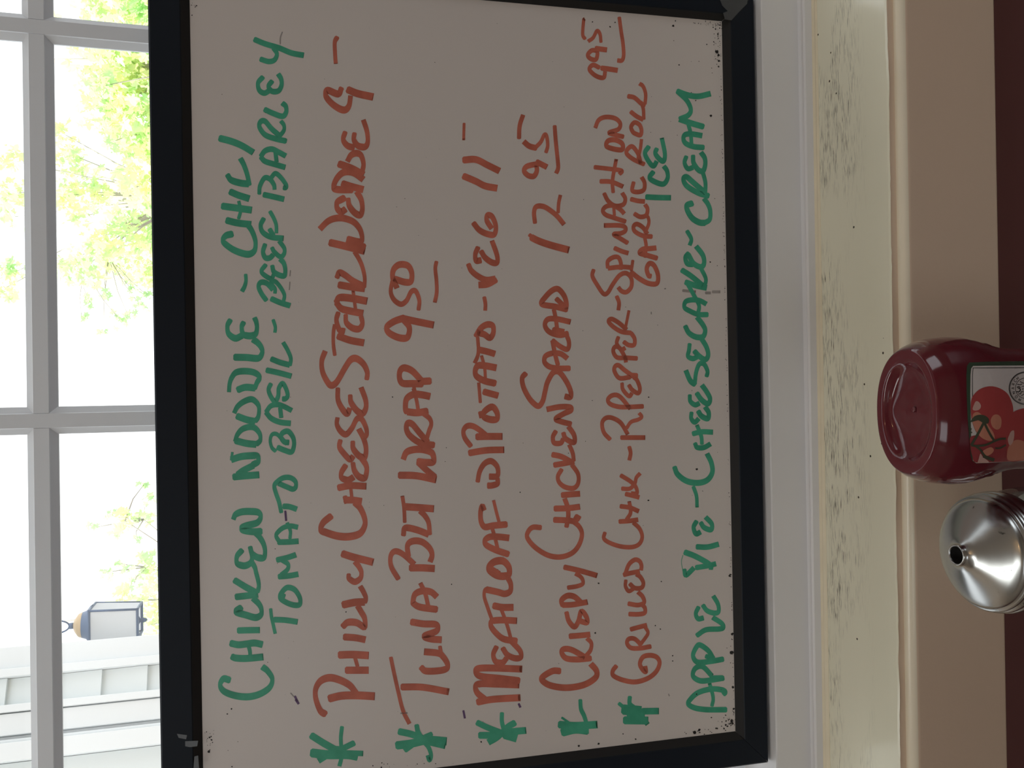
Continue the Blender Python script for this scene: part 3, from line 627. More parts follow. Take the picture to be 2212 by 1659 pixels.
# stray marks: purple dashes, grey eraser smears, black specks along the frame
ink = Ink()
for st in ('C 665,1040 672,1125', 'B -8,1165 5,1232', 'B 470,1105 485,1138', 'A 748,1040 770,1085', 'A 755,1070 782,1108'):
    ink = Ink(); tk = st.split(); ox, oy = OX[tk[0]]; ink.stroke([(ox + float(a) / 4, oy + float(b) / 4) for a, b in (q.split(',') for q in tk[1:])], 6, 4.5)
    ink.done('stray_mark', m_purple)
for st in ('G 640,100 622,150 622,205', 'E 710,560 705,610', 'F 1888,735 2000,745', 'F 2085,755 2130,755', 'F 2145,745 2212,745', 'F 1730,720 1742,716', 'F 1615,920 1616,940', 'A 1662,1188 1722,1184', 'A 712,1012 740,1045', 'B 1765,1020 1772,1040', 'E 705,660 700,730'):
    tk = st.split(); ox, oy = OX[tk[0]]; w = 6 if tk[0] == 'F' and float(tk[1].split(',')[0]) > 1880 else 3
    ink = Ink(); ink.stroke([(ox + float(a) / 4, oy + float(b) / 4) for a, b in (q.split(',') for q in tk[1:])], w, w * 0.8)
    ink.done('smudge', m_grey)
ink = Ink(); rn = random.Random(3)
for st in ('H 1260,55 4|H 1108,14 3|H 1303,18 3|H 1804,48 5|H 1825,5 3|H 2095,208 3|H 1855,385 3|H 2130,825 5|H 2000,693 3|H 1962,622 2|H 2180,272 8|H 2195,300 6|H 2200,350 5|H 2197,400 4|H 2170,75 4|H 2190,120 4|H 2150,60 3|H 2155,185 3|H 2142,455 2|H 2137,412 2|H 2028,355 2|H 2165,1540 2|H 1810,175 2|'
           'F 2125,488 3|F 2185,520 2|F 1593,1655 3|C 1592,55 3|C 2057,492 2|C 577,1366 2|A 513,747 2|A 165,1193 4|A 200,1150 4|A 2102,72 3|A 1190,312 3|A 28,1418 4|A 10,1395 4|A 5,1520 6|A 255,1433 2|A 170,1508 2|A 205,1648 3|A 1495,1655 4|A 1422,1640 3|G 1957,362 2|'
           'D 2008,678 5|D 2060,867 2|D 1590,948 4|D 483,878 3|D 1047,437 2|D 900,540 2|D 1105,85 2|D 1703,1650 3|B 1131,493 4|B 1160,64 4|B 1650,430 3|B 1694,460 3|B 2007,1022 3|B 2135,1224 3|B 145,1434 4|B 1372,1365 3|B 1480,1412 4|B 1160,1450 5|B 990,1470 5|B 2030,1330 6|B 2175,1318 4|B 1990,1352 6|B 1800,690 3|B 1800,735 3|'
           'K 487,55 5|K 492,42 4|K 510,540 6|K 506,695 8|K 516,985 7|K 522,1165 5|K 505,1265 7|K 512,1285 6|K 490,1290 5|K 470,1310 4|K 455,1300 5|K 440,1330 4|K 458,1268 3|K 385,1330 4|K 310,1338 2|K 236,1342 3|K 195,1362 7|K 455,1218 3|K 335,1238 3|K 495,780 2|K 465,657 2').split('|'):
    t = st.split(); ox, oy = OX[t[0]]; sc = 3.867 if t[0] == 'K' else 4; a, b = t[1].split(','); ink.blob(ox + float(a) / sc, oy + float(b) / sc, float(t[2]) * 1.25 / 4 * 1.6, rn)
for i in range(150):                                    # crumbs of black paint gathering at the foot of the board
    y = rn.uniform(60, 1570); x0 = 1556 + (y - 47) * (1587 - 1556) / 1528
    ink.blob(x0 - abs(rn.gauss(0, 1.6)) - 0.3, y, rn.uniform(0.4, 1.1), rn)
for (cx, cy, sx, sy, k) in ((1548, 62, 7, 12, 26), (1550, 112, 4, 14, 24), (1530, 50, 18, 4, 22), (1575, 1560, 8, 8, 34), (452, 1600, 5, 12, 16), (1520, 1582, 26, 3, 20), (420, 12, 4, 12, 10), (900, 1650, 60, 3, 14)):
    for i in range(k): ink.blob(rn.gauss(cx, sx), rn.gauss(cy, sy), rn.uniform(0.4, 1.4), rn)
for i in range(70): ink.blob(rn.uniform(440, 1560), rn.uniform(40, 1590), rn.uniform(0.4, 0.9), rn)
tag(ink.done('ink_specks', m_speck, 'scattered black specks'), kind='stuff')
# remains of old tape on the frame corners
def tape(pts, label):
    v = [fr(x, y, 0.00025) for x, y in pts]; mesh('tape_remnant', v, [tuple(range(len(v)))], m_tape, board)
tape([(1546, -26), (1618, -26), (1614, 8), (1600, 22), (1588, 35), (1580, 44), (1566, 42), (1562, 28), (1572, 24), (1560, 12)], '')
tape([(400, 1601), (428, 1600), (426, 1612), (410, 1614), (400, 1612)], ''); tape([(420, 1634), (428, 1632), (430, 1659), (418, 1659)], ''); tape([(382, 1585), (404, 1588), (402, 1597), (386, 1594)], '')
# ------------------------------------------------------------------ table under the window
m_table = speck_mat('dark_red_laminate', (0.070, 0.019, 0.022), (0.2, 0.1, 0.09), 0.35, 30, 0.94, 0.035, 0.1)
m_edge = mat('black_edge_band', (0.02, 0.02, 0.022), 0.4); m_iron = mat('black_iron', (0.02, 0.02, 0.02), 0.45, 0.6)
TY0, TY1 = -0.20, Y_WALL - 0.0006
table = tag(empty('dining_table', (0, 0.15, 0)), 'dark red table top pushed against the cream wall under the window', 'table')
bm = bmesh.new()
vs = [bm.verts.new((x, y, z + E6[2] * x)) for z in (Z_TAB - 0.028, Z_TAB) for (x, y) in ((-0.62, TY0), (0.62, TY0), (0.62, TY1), (-0.62, TY1))]
for q in ((0, 1, 2, 3), (4, 5, 6, 7), (0, 1, 5, 4), (1, 2, 6, 5), (2, 3, 7, 6), (3, 0, 4, 7)): bm.faces.new([vs[i] for i in q])
bmobj('tabletop', bm, m_table, table)
box('edge_band', -0.622, 0.622, TY0 - 0.002, TY0, Z_TAB - 0.038, Z_TAB - 0.006, m_edge, table)
lathe('pedestal', [(0.0, 0.03), (0.04, 0.03), (0.04, Z_TAB - 0.045), (0.12, Z_TAB - 0.04), (0.12, Z_TAB - 0.038), (0, Z_TAB - 0.038)], 0, 0.15, 0, m_iron, table, 24)
lathe('pedestal_base', [(0, 0), (0.27, 0), (0.27, 0.012), (0.05, 0.04), (0, 0.04)], 0, 0.15, 0, m_iron, table, 32)

# ------------------------------------------------------------------ ketchup bottle standing on its cap
m_ketchup = mat('ketchup_plastic', (0.105, 0.011, 0.018), 0.12, spec=0.5, coat=0.35)
m_cap = mat('white_cap', (0.7, 0.68, 0.65), 0.35)
HB = 0.172
c0 = at_z(1957, 889, Z_TAB + HB); BX, BY = c0.x, c0.y
ZB = Z_TAB + E6[2] * BX + 0.0003
print('bottle', BX, BY)
LEV = [(0.030, .0185, .0185, 2.0), (0.036, .022, .020, 2.1), (0.043, .029, .0235, 2.3), (0.050, .0325, .0258, 2.6), (0.058, .0338, .0266, 2.8), (0.072, .0337, .0264, 2.9), (0.095, .0335, .0262, 2.9), (0.112, .0337, .0262, 2.8), (0.121, .0348, .0267, 2.7), (0.128, .0366, .0276, 2.6), (0.135, .0388, .0286, 2.5), (0.142, .0400, .0291, 2.45), (0.149, .0400, .0290, 2.4), (0.156, .0392, .0283, 2.35), (0.162, .0379, .0271, 2.3), (0.1670, .0361, .0254, 2.25), (0.1700, .0345, .0240, 2.2), (0.1714, .0335, .0231, 2.2), (0.1720, .0328, .0225, 2.2), (0.1721, .0320, .0217, 2.2)]
def lev(z):
    for a, b in zip(LEV, LEV[1:]):
        if a[0] <= z <= b[0]:
            t = (z - a[0]) / (b[0] - a[0]); return [p + (q - p) * t for p, q in zip(a[1:], b[1:])]
    return LEV[0][1:] if z < LEV[0][0] else LEV[-1][1:]
def sup(a, b, e, t):
    c, s = math.cos(t), math.sin(t)
    return math.copysign(abs(c) ** (2 / e), c) * a, math.copysign(abs(s) ** (2 / e), s) * b
bottle = tag(empty('ketchup_bottle', (BX, BY, ZB)), 'dark red squeeze bottle of ketchup upside down on the table', 'ketchup bottle')
NB = 96; v, f = [], []
rings = []
zs = []
for a, b in zip(LEV, LEV[1:]):
    for k in range(3): zs.append(a[0] + (b[0] - a[0]) * k / 3)
zs.append(LEV[-1][0])
for z in zs: rings.append((z, *lev(z)))
REC = [(0.0290, 0.1719, 1), (0.0275, 0.1716, 1), (0.0264, 0.1709, 1), (0.0254, 0.1696, 1), (0.0240, 0.1680, 1), (0.0215, 0.1668, 1), (0.017, 0.1661, 1), (0.012, 0.1658, 1), (0.006, 0.1657, 1)]
for r, z, _ in REC: rings.append((z, r, r * 0.66, 2.15))
for (z, a, b, e) in rings:
    for k in range(NB):
        t = 2 * math.pi * k / NB; x, y = sup(a, b, e, t); dz = 0
        if z > 0.165 and a < 0.0245: dz = 0.0030 * math.exp(-(x / 0.007) ** 2) * (1 - a / 0.0245) ** 0.5
        gx = 0.00075 * max(0, math.sin((z - 0.112) * 1700)) if 0.118 < z < 0.135 and abs(math.cos(t)) > 0.9 else 0    # grip ribs on the narrow sides
        v.append((BX + x + math.copysign(gx, x), BY + y, ZB + z + dz))
m = len(rings)
for i in range(m - 1):
    for k in range(NB): f.append((i * NB + k, i * NB + (k + 1) % NB, (i + 1) * NB + (k + 1) % NB, (i + 1) * NB + k))
f.append(tuple(range((m - 1) * NB, m * NB))); f.append(tuple(range(NB))[::-1])
mesh('bottle_body', v, f, m_ketchup, bottle, True)
lathe('flip_cap', [(0, 0), (0.0235, 0), (0.0245, 0.0015), (0.0245, 0.024), (0.0225, 0.027), (0.0195, 0.0315), (0, 0.0315)], BX, BY, ZB, m_cap, bottle, 40)
lathe('base_nub', [(0.0016, 0.0), (0.0014, 0.0006), (0.0008, 0.0008), (0.0, 0.0008)], BX + 0.001, BY - 0.002, ZB + 0.1684, m_ketchup, bottle, 16)

# printed label: flat print laid on the front of the bottle, traced to where it sits on the real surface
def yfront(x, z):
    a, b, e = lev(z); q = min(abs(x - BX) / a, 0.999); return BY - b * (1 - q ** e) ** (1 / e)
def onb(px, py, off):
    d = ray(px, py); p = CAM + d * ((BY - 0.024 - CAM.y) / d.y)
    for _ in range(12):
        y = yfront(p.x, p.z - ZB); p = CAM + d * ((y - off - CAM.y) / d.y)
    return p
def lab_mat(name, col, var=0.03, rough=0.35): return mat(name, col, rough, var=var, scale=60)
m_lw = lab_mat('label_white', (0.56, 0.52, 0.50)); m_lg = lab_mat('label_dark_green', (0.035, 0.065, 0.04)); m_lk = lab_mat('label_black', (0.02, 0.025, 0.025))
m_t1 = lab_mat('print_tomato_red', (0.36, 0.055, 0.055), 0.12); m_t2 = lab_mat('print_tomato_orange', (0.50, 0.21, 0.14), 0.08); m_t3 = lab_mat('print_pale_pink', (0.52, 0.33, 0.29)); m_t4 = lab_mat('print_stem_green', (0.055, 0.065, 0.04), 0.2)
m_t5 = lab_mat('print_tomato_dark_red', (0.28, 0.045, 0.05), 0.1)
label = None
def lab_patch(name, pts, m, off, parent, k=7, lab=None, smooth=True):
    c = catmull([(x, y, 0) for x, y in pts], True, 5) if smooth else [Vector((x, y, 0)) for x, y in pts]
    if not smooth:
        d = []
        for i in range(len(c)):
            for j in range(8): d.append(c[i].lerp(c[(i + 1) % len(c)], j / 8))
        c = d
    g = sum(c, Vector()) / len(c); v, f = [], []; n = len(c)
    for i in range(k):
        for p in c: q = p.lerp(g, i / k); v.append(onb(q.x, q.y, off))
    v.append(onb(g.x, g.y, off))
    for i in range(k - 1):
        for j in range(n): f.append((i * n + j, i * n + (j + 1) % n, (i + 1) * n + (j + 1) % n, (i + 1) * n + j))
    for j in range(n): f.append(((k - 1) * n + j, (k - 1) * n + (j + 1) % n, k * n))
    return tag(mesh(name, v, f, m, parent), lab)
def lab_lines(name, strokes, m, off, parent, lab=None):
    v, f = [], []
    for w, pts in strokes:
        c = catmull([(x, y, 0) for x, y in pts], False, 6); b = len(v); n = len(c)
        for i, p in enumerate(c):
            t = (c[min(i + 1, n - 1)] - c[max(i - 1, 0)]).normalized(); nn = Vector((-t.y, t.x, 0)) * w / 2
            v += [onb(p.x + nn.x, p.y + nn.y, off), onb(p.x - nn.x, p.y - nn.y, off)]
        for i in range(n - 1): f.append((b + 2 * i, b + 2 * i + 1, b + 2 * i + 3, b + 2 * i + 2))
    return tag(mesh(name, v, f, m, parent), lab)
XE = 2352
rim = [(2094, 783), (2130, 781.5), (2212, 780), (2300, 778), (XE - 8, 778), (XE, 786), (XE, 880), (XE, 985), (XE - 8, 992), (2300, 994), (2212, 997), (2130, 1000.5), (2109, 1001), (2101, 996), (2097, 985), (2094, 950), (2090, 900), (2088, 850), (2087.5, 810), (2089, 790)]
def shift(pts, d): g = (2220, 890); return [(x + math.copysign(d, g[0] - x), y + math.copysign(d, g[1] - y)) for x, y in pts]
label = lab_patch('label', rim, m_lg, 0.00015, bottle, 10, 'white label with dark green border and a print of tomatoes', smooth=False)
inner = [(2102, 790.5), (2130, 790), (2212, 789.5), (2300, 788), (XE - 8, 788), (XE - 8, 880), (XE - 8, 985), (2300, 990), (2212, 996), (2130, 1000), (2109, 1000.5), (2102, 995), (2099, 975), (2097.5, 930), (2096, 850), (2096.5, 810), (2098, 796)]
lab_patch('label_face', inner, m_lw, 0.00028, label, 10, smooth=False)
lab_lines('border_line', [(1.3, [(2101, 860), (2100.5, 820), (2102, 798), (2104, 794.8), (2130, 794.6), (2212, 794), (2330, 793)])], m_lk, 0.00036, label)
lab_patch('tomato_print', [(2100, 985), (2106, 998), (2130, 999), (2180, 997), (2212, 995), (2260, 992), (2300, 988), (2300, 940), (2240, 920), (2180, 930), (2140, 940), (2110, 940), (2096, 945), (2096, 965)], m_t5, 0.00038, label, 8)
lab_patch('tomato_print', [(2098, 865), (2104, 852), (2118, 840), (2138, 834.5), (2158, 838), (2176, 850), (2186, 870), (2189, 890), (2187, 915), (2178, 938), (2160, 950), (2140, 955), (2120, 946), (2106, 928), (2099, 905), (2097, 885)], m_t1, 0.00046, label, 8)
lab_patch('tomato_print', [(2102, 895), (2112, 890), (2124, 900), (2136, 920), (2146, 935), (2148, 948), (2136, 952), (2120, 945), (2108, 930), (2101, 912)], m_t2, 0.00052, label, 6)
lab_patch('tomato_print', [(2146, 897), (2156, 896), (2163, 905), (2162, 922), (2154, 928), (2144, 922), (2140, 908)], m_t2, 0.00052, label, 6)
lab_patch('print_highlight', [(2108, 867), (2114, 868), (2119, 876), (2116, 884), (2107, 887), (2101, 884), (2104, 874)], m_t3, 0.00054, label, 5)
lab_patch('tomato_print', [(2180, 905), (2186, 893), (2200, 885), (2225, 881), (2250, 890), (2265, 915), (2268, 945), (2262, 975), (2245, 992), (2212, 995), (2178, 996), (2174, 975), (2173, 945), (2176, 922)], m_t1, 0.0005, label, 8)
lab_patch('tomato_print', [(2182, 960), (2196, 950), (2215, 955), (2235, 970), (2235, 990), (2205, 994), (2178, 994), (2176, 975)], m_t2, 0.00056, label, 6)
lab_patch('print_highlight', [(2184, 932), (2190, 930), (2191, 940), (2188, 955), (2181, 962), (2177, 950), (2180, 940)], m_t3, 0.0006, label, 5)
lab_patch('print_highlight', [(2126, 972), (2140, 966), (2147, 972), (2142, 980), (2130, 985), (2122, 978)], m_t2, 0.0006, label, 5)
lab_patch('print_highlight', [(2114, 992), (2118, 980), (2124, 988), (2136, 998), (2120, 1000), (2112, 999)], m_t3, 0.0006, label, 5)
lab_patch('stem_print', [(2096, 912), (2104, 900), (2116, 896), (2128, 898), (2136, 905), (2135, 914), (2126, 915), (2114, 908), (2104, 909)], m_t4, 0.00062, label, 5)
lab_lines('stem_print', [(5.5, [(2128, 908), (2119, 925), (2110, 942), (2102, 955), (2098, 962)]), (5, [(2124, 908), (2132, 925), (2140, 940), (2147, 951)]), (4.5, [(2098, 962), (2112, 963.5), (2130, 961), (2148, 953), (2162, 948), (2173, 948)]), (4.5, [(2108, 964), (2118, 972), (2128, 985), (2146, 996)]), (7, [(2124, 985), (2136, 990), (2148, 994)]), (3.5, [(2150, 968), (2160, 968), (2173, 961)]), (3, [(2098, 925), (2096, 932), (2100, 935)])], m_t4, 0.00066, label)
EC = (2215.5, 838.5)
def er(r, deg):                                  # emblem polar: degrees clockwise from the emblem's own top (photo left)
    a = math.radians(deg); return (EC[0] - r * math.cos(a), EC[1] - r * math.sin(a))
lab_lines('emblem', [(1.7, [er(35, d) for d in range(-180, 181, 12)]), (0.5, [er(33, d) for d in range(-180, 181, 12)]), (1.0, [er(22, d) for d in range(-180, 181, 12)]),
    (2.0, [er(21, -20), er(17, -28), er(12, -20), er(13, -2), er(17, 2)]), (1.6, [er(19, 5), er(15, 14), er(11, 4)]), (1.5, [er(20, 25), er(14, 32), er(12, 50)]), (1.3, [er(19, 50), er(13, 62), er(10, 85)]),
    (1.5, [er(20, -38), er(16, -48), er(12, -40), er(9, -60)]), (1.4, [er(19, -60), er(13, -75), er(8, -95)]), (1.2, [er(9, 20), er(6, 45), er(3, 80)]), (1.4, [er(8, -20), er(5, -10)]), (1.6, [er(6, 100), er(5, 130), er(7, 150)]), (1.2, [er(17, 80), er(12, 100), er(14, 130)]), (1.2, [er(17, -100), er(12, -120), er(14, -150)]), (1.0, [er(3, -30), er(2, 90), er(4, 170)])], m_lk, 0.0005, label)
GL = dict(M=[[(-2.4, -3), (-1.8, 3), (0, -1), (1.8, 3), (2.4, -3)]], O=[[(0, 3), (-2.2, 1.5), (-2.2, -1.5), (0, -3), (2.2, -1.5), (2.2, 1.5), (0, 3)]], N=[[(-2, -3), (-2, 3)], [(-2, 3), (2, -3)], [(2, -3), (2, 3)]],
    A=[[(-2.2, -3), (0, 3)], [(0, 3), (2.2, -3)], [(-1.3, -1), (1.3, -1)]], R=[[(-1.8, -3), (-1.8, 3)], [(-1.8, 3), (1, 2.8), (1.6, 1.5), (0.8, 0.2), (-1.8, 0)], [(0, 0), (2, -3)]], C=[[(2, 2), (0, 3), (-2, 1.6), (-2.2, 0), (-2, -1.6), (0, -3), (2, -2)]], H=[[(-2, -3), (-2, 3)], [(2, -3), (2, 3)], [(-2, 0), (2, 0)]])
st = []
for ch, deg in zip('MONARCH', (-63, -43, -21, 0, 18.5, 35, 51)):
    for l in GL[ch]:
        pts = []
        for gx, gy in l: pts.append(er(27.6 + gy * 0.95, deg + math.degrees(gx * 0.95 / 27.6)))
        st.append((0.9, pts))
lab_lines('lettering', st, m_lk, 0.0005, label)

# ------------------------------------------------------------------ sugar dispenser with a metal pouring cone
def chrome_mat(name):
    m, N, L, P = nt(name); P.inputs['Metallic'].default_value = 1; P.inputs['Roughness'].default_value = 0.22; P.inputs['Base Color'].default_value = (0.47, 0.48, 0.475, 1)
    tc = N.new('ShaderNodeTexCoord'); nz = N.new('ShaderNodeTexNoise'); nz.inputs['Scale'].default_value = 120; nz.inputs['Detail'].default_value = 4; L.new(tc.outputs['Object'], nz.inputs[0])
    rp = N.new('ShaderNodeMapRange'); rp.inputs[1].default_value = 0.66; rp.inputs[2].default_value = 0.72; L.new(nz.outputs[0], rp.inputs[0])
    mx = N.new('ShaderNodeMix'); mx.data_type = 'RGBA'; mx.inputs[6].default_value = (0.47, 0.48, 0.475, 1); mx.inputs[7].default_value = (0.05, 0.05, 0.045, 1); L.new(rp.outputs[0], mx.inputs[0]); L.new(mx.outputs[2], P.inputs['Base Color'])
    n2 = N.new('ShaderNodeTexNoise'); n2.inputs['Scale'].default_value = 35; L.new(tc.outputs['Object'], n2.inputs[0])
    b = N.new('ShaderNodeBump'); b.inputs['Strength'].default_value = 0.25; b.inputs['Distance'].default_value = 0.0012; L.new(n2.outputs[0], b.inputs['Height']); L.new(b.outputs[0], P.inputs['Normal'])
    r2 = N.new('ShaderNodeMapRange'); r2.inputs[3].default_value = 0.14; r2.inputs[4].default_value = 0.34; L.new(n2.outputs[0], r2.inputs[0]); L.new(r2.outputs[0], P.inputs['Roughness'])
    return m
m_chrome = chrome_mat('worn_chrome'); m_dark = mat('dark_inside', (0.01, 0.01, 0.01), 0.8); m_sugar = mat('white_sugar', (0.8, 0.78, 0.74), 0.8, bump=0.4, bscale=900)
m_jar = glass_mat('jar_glass', (0.93, 0.96, 0.95))
HD = 0.1294
tip = at_z(2065, 1199, Z_TAB + HD); DX, DY = tip.x, tip.y
ZD = Z_TAB + E6[2] * DX + 0.0003
print('dispenser', DX, DY)
disp = tag(empty('sugar_dispenser', (DX, DY, ZD)), 'glass sugar dispenser with a worn metal cone lid beside the bottle', 'sugar dispenser')
lathe('cone_lid', [(0.0048, 0.1280), (0.0049, 0.1292), (0.0054, 0.1295), (0.0059, 0.1290), (0.0060, 0.1279), (0.0069, 0.1265), (0.0105, 0.1244), (0.0160, 0.1216), (0.0215, 0.1187), (0.0262, 0.1161), (0.0292, 0.1142), (0.0305, 0.1130), (0.0310, 0.1114), (0.0312, 0.1108), (0.0322, 0.1106), (0.0330, 0.1098), (0.0330, 0.1088), (0.0323, 0.1080), (0.0322, 0.1072), (0.0332, 0.1066), (0.0340, 0.1056), (0.0340, 0.1044), (0.0332, 0.1036), (0.0331, 0.1028), (0.0340, 0.1022), (0.0346, 0.1012), (0.0346, 0.0985), (0.0341, 0.0960), (0.0335, 0.0955)], DX, DY, ZD, m_chrome, disp, 96)
lathe('pour_hole', [(0.0048, 0.1284), (0.0047, 0.1260), (0.0044, 0.1210), (0.0, 0.1205)], DX, DY, ZD, m_dark, disp, 32)
lathe('glass_jar', [(0, 0.0), (0.0340, 0.0), (0.0365, 0.003), (0.0370, 0.012), (0.0365, 0.05), (0.0358, 0.080), (0.0345, 0.090), (0.0325, 0.0945), (0.0322, 0.1010), (0.0300, 0.1010), (0.0300, 0.092), (0.0335, 0.078), (0.0340, 0.012), (0.0315, 0.006), (0, 0.006)], DX, DY, ZD, m_jar, disp, 48)
lathe('sugar', [(0, 0.0064), (0.031, 0.0064), (0.0336, 0.0124), (0.0336, 0.050), (0.0338, 0.064), (0.02, 0.067), (0, 0.068)], DX, DY, ZD, m_sugar, disp, 32)
# ------------------------------------------------------------------ outside the window
m_ground = mat('grey_paving', (0.22, 0.22, 0.215), 0.9, var=0.2, scale=4)
structure(box('ground', -40, 40, 0.72, 60, -0.4, -0.3, m_ground))
m_siding = mat('white_clapboard', (0.70, 0.755, 0.76), 0.5, var=0.02, scale=2); m_trimw = mat('white_trim_board', (0.78, 0.815, 0.83), 0.45)
TH_W = math.radians(26)                                # the wing stands at an angle, turning away to the right
td, wn = Vector((math.cos(TH_W), math.sin(TH_W), 0)), Vector((math.sin(TH_W), -math.cos(TH_W), 0))
PC = at_y(340, 1370, 2.65); PC.z = 0
def wt(px, py): p = on_plane(px, py, PC, wn); return (p - PC).dot(td), p.z
ys = [wt(340, q)[0] for q in (1370, 1415, 1433, 1490, 1508, 1553, 1562, 1570, 1609)]
print('wing t', ys)
wing = tag(empty('building_wing', (PC.x - 0.3, PC.y, -0.3)), 'white clapboard wing of the building close outside the window', 'building')
ZT = 2.9
WM = Matrix.Translation(PC) @ Matrix.Rotation(TH_W, 4, 'Z')      # local x along the wall, local -y towards the window
def wbox(name, t0, t1, z0, z1, proud, m, back=0.3):
    bm = bmesh.new(); add_box(bm, min(t0, t1), max(t0, t1), -proud, back, z0, z1, 0.002); bm.transform(WM); return bmobj(name, bm, m, wing)
def board_(name, t0, t1, proud, m=m_trimw): return wbox(name, t0, t1, -0.3, ZT, proud, m)
board_('corner_board', ys[1], ys[0], 0.0)
board_('corner_board', ys[2], ys[1] - 0.001, 0.014)
za = wt(317, 1465)[1]; zb = wt(218, 1470)[1]; EXP = max(0.08, zb - za); print('exposure', EXP)
z = za - math.ceil((za + 0.3) / EXP) * EXP
while z < ZT:                                          # lapped clapboards, thick at the butt
    bm = bmesh.new(); T0, T1 = ys[3] + 0.001, ys[2] - 0.001
    q = [bm.verts.new(p) for p in ((T0, 0.035, z), (T0, 0.006, z), (T0, 0.020, z + EXP + 0.006), (T0, 0.035, z + EXP + 0.006), (T1, 0.035, z), (T1, 0.006, z), (T1, 0.020, z + EXP + 0.006), (T1, 0.035, z + EXP + 0.006))]
    for k in ((0, 1, 2, 3), (4, 5, 6, 7), (0, 1, 5, 4), (1, 2, 6, 5), (2, 3, 7, 6), (3, 0, 4, 7)): bm.faces.new([q[i] for i in k])
    bm.transform(WM); bmobj('clapboard', bm, m_siding, wing); z += EXP
wbox('sheathing', ys[3], ys[2], -0.3, ZT, -0.036, m_siding)
board_('casing_board', ys[4] + 0.003, ys[3], 0.010)
wbox('casing_gap', ys[4], ys[4] + 0.003, -0.3, ZT, -0.012, m_siding)
board_('casing_board', ys[5], ys[4], 0.0)
board_('casing_board', ys[6] + 0.001, ys[5] - 0.0005, -0.02)
board_('casing_board', ys[7] + 0.002, ys[6], 0.006)
wbox('casing_gap', ys[7], ys[7] + 0.002, -0.3, ZT, -0.012, m_siding)
board_('post', ys[8], ys[7], 0.03)
board_('wall_panel', ys[8] - 0.8, ys[8] - 0.001, -0.01, m_siding)
wbox('roof', ys[8] - 0.9, ys[0] + 0.25, ZT, ZT + 0.08, 0.25, m_trimw)

# wall lantern on the far end of the wing
m_lmet = mat('dark_blue_metal', (0.09, 0.13, 0.21), 0.4, 0.3); m_tan = mat('weathered_copper', (0.50, 0.36, 0.20), 0.4, 0.3, var=0.2, scale=30); m_lpane = leaf_mat('frosted_pane', (0.92, 0.93, 0.94), (0.95, 0.96, 0.96))
LY = PC.y + 0.12                                       # hung on the end wall of the wing, round its corner
A_, B_ = at_y(302, 1340, LY), at_y(200, 1348, LY); top_ = at_y(126, 1368, LY)
Lx0 = PC.x - math.sin(TH_W) * 0.12 + 0.002; Lx1 = max(at_y(302, 1303, LY).x, Lx0 + 0.05)
lc = (Lx0 + 0.014 + Lx1) / 2; hw = (Lx1 - Lx0 - 0.014) / 2; zb0, zb1, zt = A_.z, B_.z, top_.z
lan = tag(empty('wall_lantern', (lc, LY, zb0)), 'small glass lantern with ring top on the white wing outside', 'lantern')
box('back_plate', Lx0 - 0.012, Lx0 + 0.014, LY - 0.012, LY + 0.035, zb0, zb1 - 0.01, mat('rusty_plate', (0.16, 0.13, 0.11), 0.6, var=0.3, scale=40), lan, 0.001)
def frame_box(name, x0, x1, y0, y1, z0, z1, m): return box(name, x0, x1, y0, y1, z0, z1, m, lan)
for sx in (-1, 1):
    for sy in (-1, 1): tube('post', [(lc + sx * hw * 0.86, LY + sy * hw * 0.86, zb0), (lc + sx * hw, LY + sy * hw, zb1 + 0.002)], 0.0032, m_lmet, lan, 6)
for zz, k in ((zb0, 0.86), (zb1, 1.0)):
    v, f = [], []
    c = [(lc - hw * k, LY - hw * k, zz), (lc + hw * k, LY - hw * k, zz), (lc + hw * k, LY + hw * k, zz), (lc - hw * k, LY + hw * k, zz)]
    for i in range(4): tube_into(v, f, [c[i], c[(i + 1) % 4]], 0.004, 6)
    mesh('ring_rail', v, f, m_lmet, lan)
for sx, sy in ((1, 0), (-1, 0), (0, 1), (0, -1)):
    e = 0.93; p = []
    for zz, k in ((zb0 + 0.003, 0.86), (zb1 - 0.003, 1.0)):
        for s in (-1, 1): p.append((lc + (sx * hw * k if sx else s * hw * k * e), LY + (sy * hw * k if sy else s * hw * k * e), zz))
    bm = bmesh.new(); q = [bm.verts.new(x) for x in (p[0], p[1], p[3], p[2])]; bm.faces.new(q)
    bmesh.ops.solidify(bm, geom=bm.faces[:], thickness=0.002); bmobj('lantern_pane', bm, m_lpane, lan)
lathe('finial', [(0.0, -0.022), (0.005, -0.018), (0.0085, -0.008), (0.005, -0.002), (0.012, 0.002), (0.0, 0.003)], lc, LY, zb0, m_lmet, lan, 16)
rh = (zt - zb1)
lathe('lower_cap', [(hw * 1.12, 0.0), (hw * 1.1, 0.004), (hw * 0.82, rh * 0.16), (hw * 0.72, rh * 0.30)], lc, LY, zb1, m_lmet, lan, 24)
lathe('upper_cap', [(hw * 0.74, rh * 0.28), (hw * 0.66, rh * 0.40), (hw * 0.36, rh * 0.52), (hw * 0.16, rh * 0.56), (0, rh * 0.56)], lc, LY, zb1, m_tan, lan, 24)
tube('stem', [(lc, LY, zb1 + rh * 0.54), (lc, LY, zb1 + rh * 0.68)], 0.009, m_lmet, lan, 10)
tube('hanging_ring', [(lc + 0.018 * math.cos(a), LY, zb1 + rh * 0.68 + 0.034 + 0.034 * math.sin(a)) for a in [i * math.pi / 12 - math.pi / 2 for i in range(25)]], 0.0025, m_lmet, lan, 6)

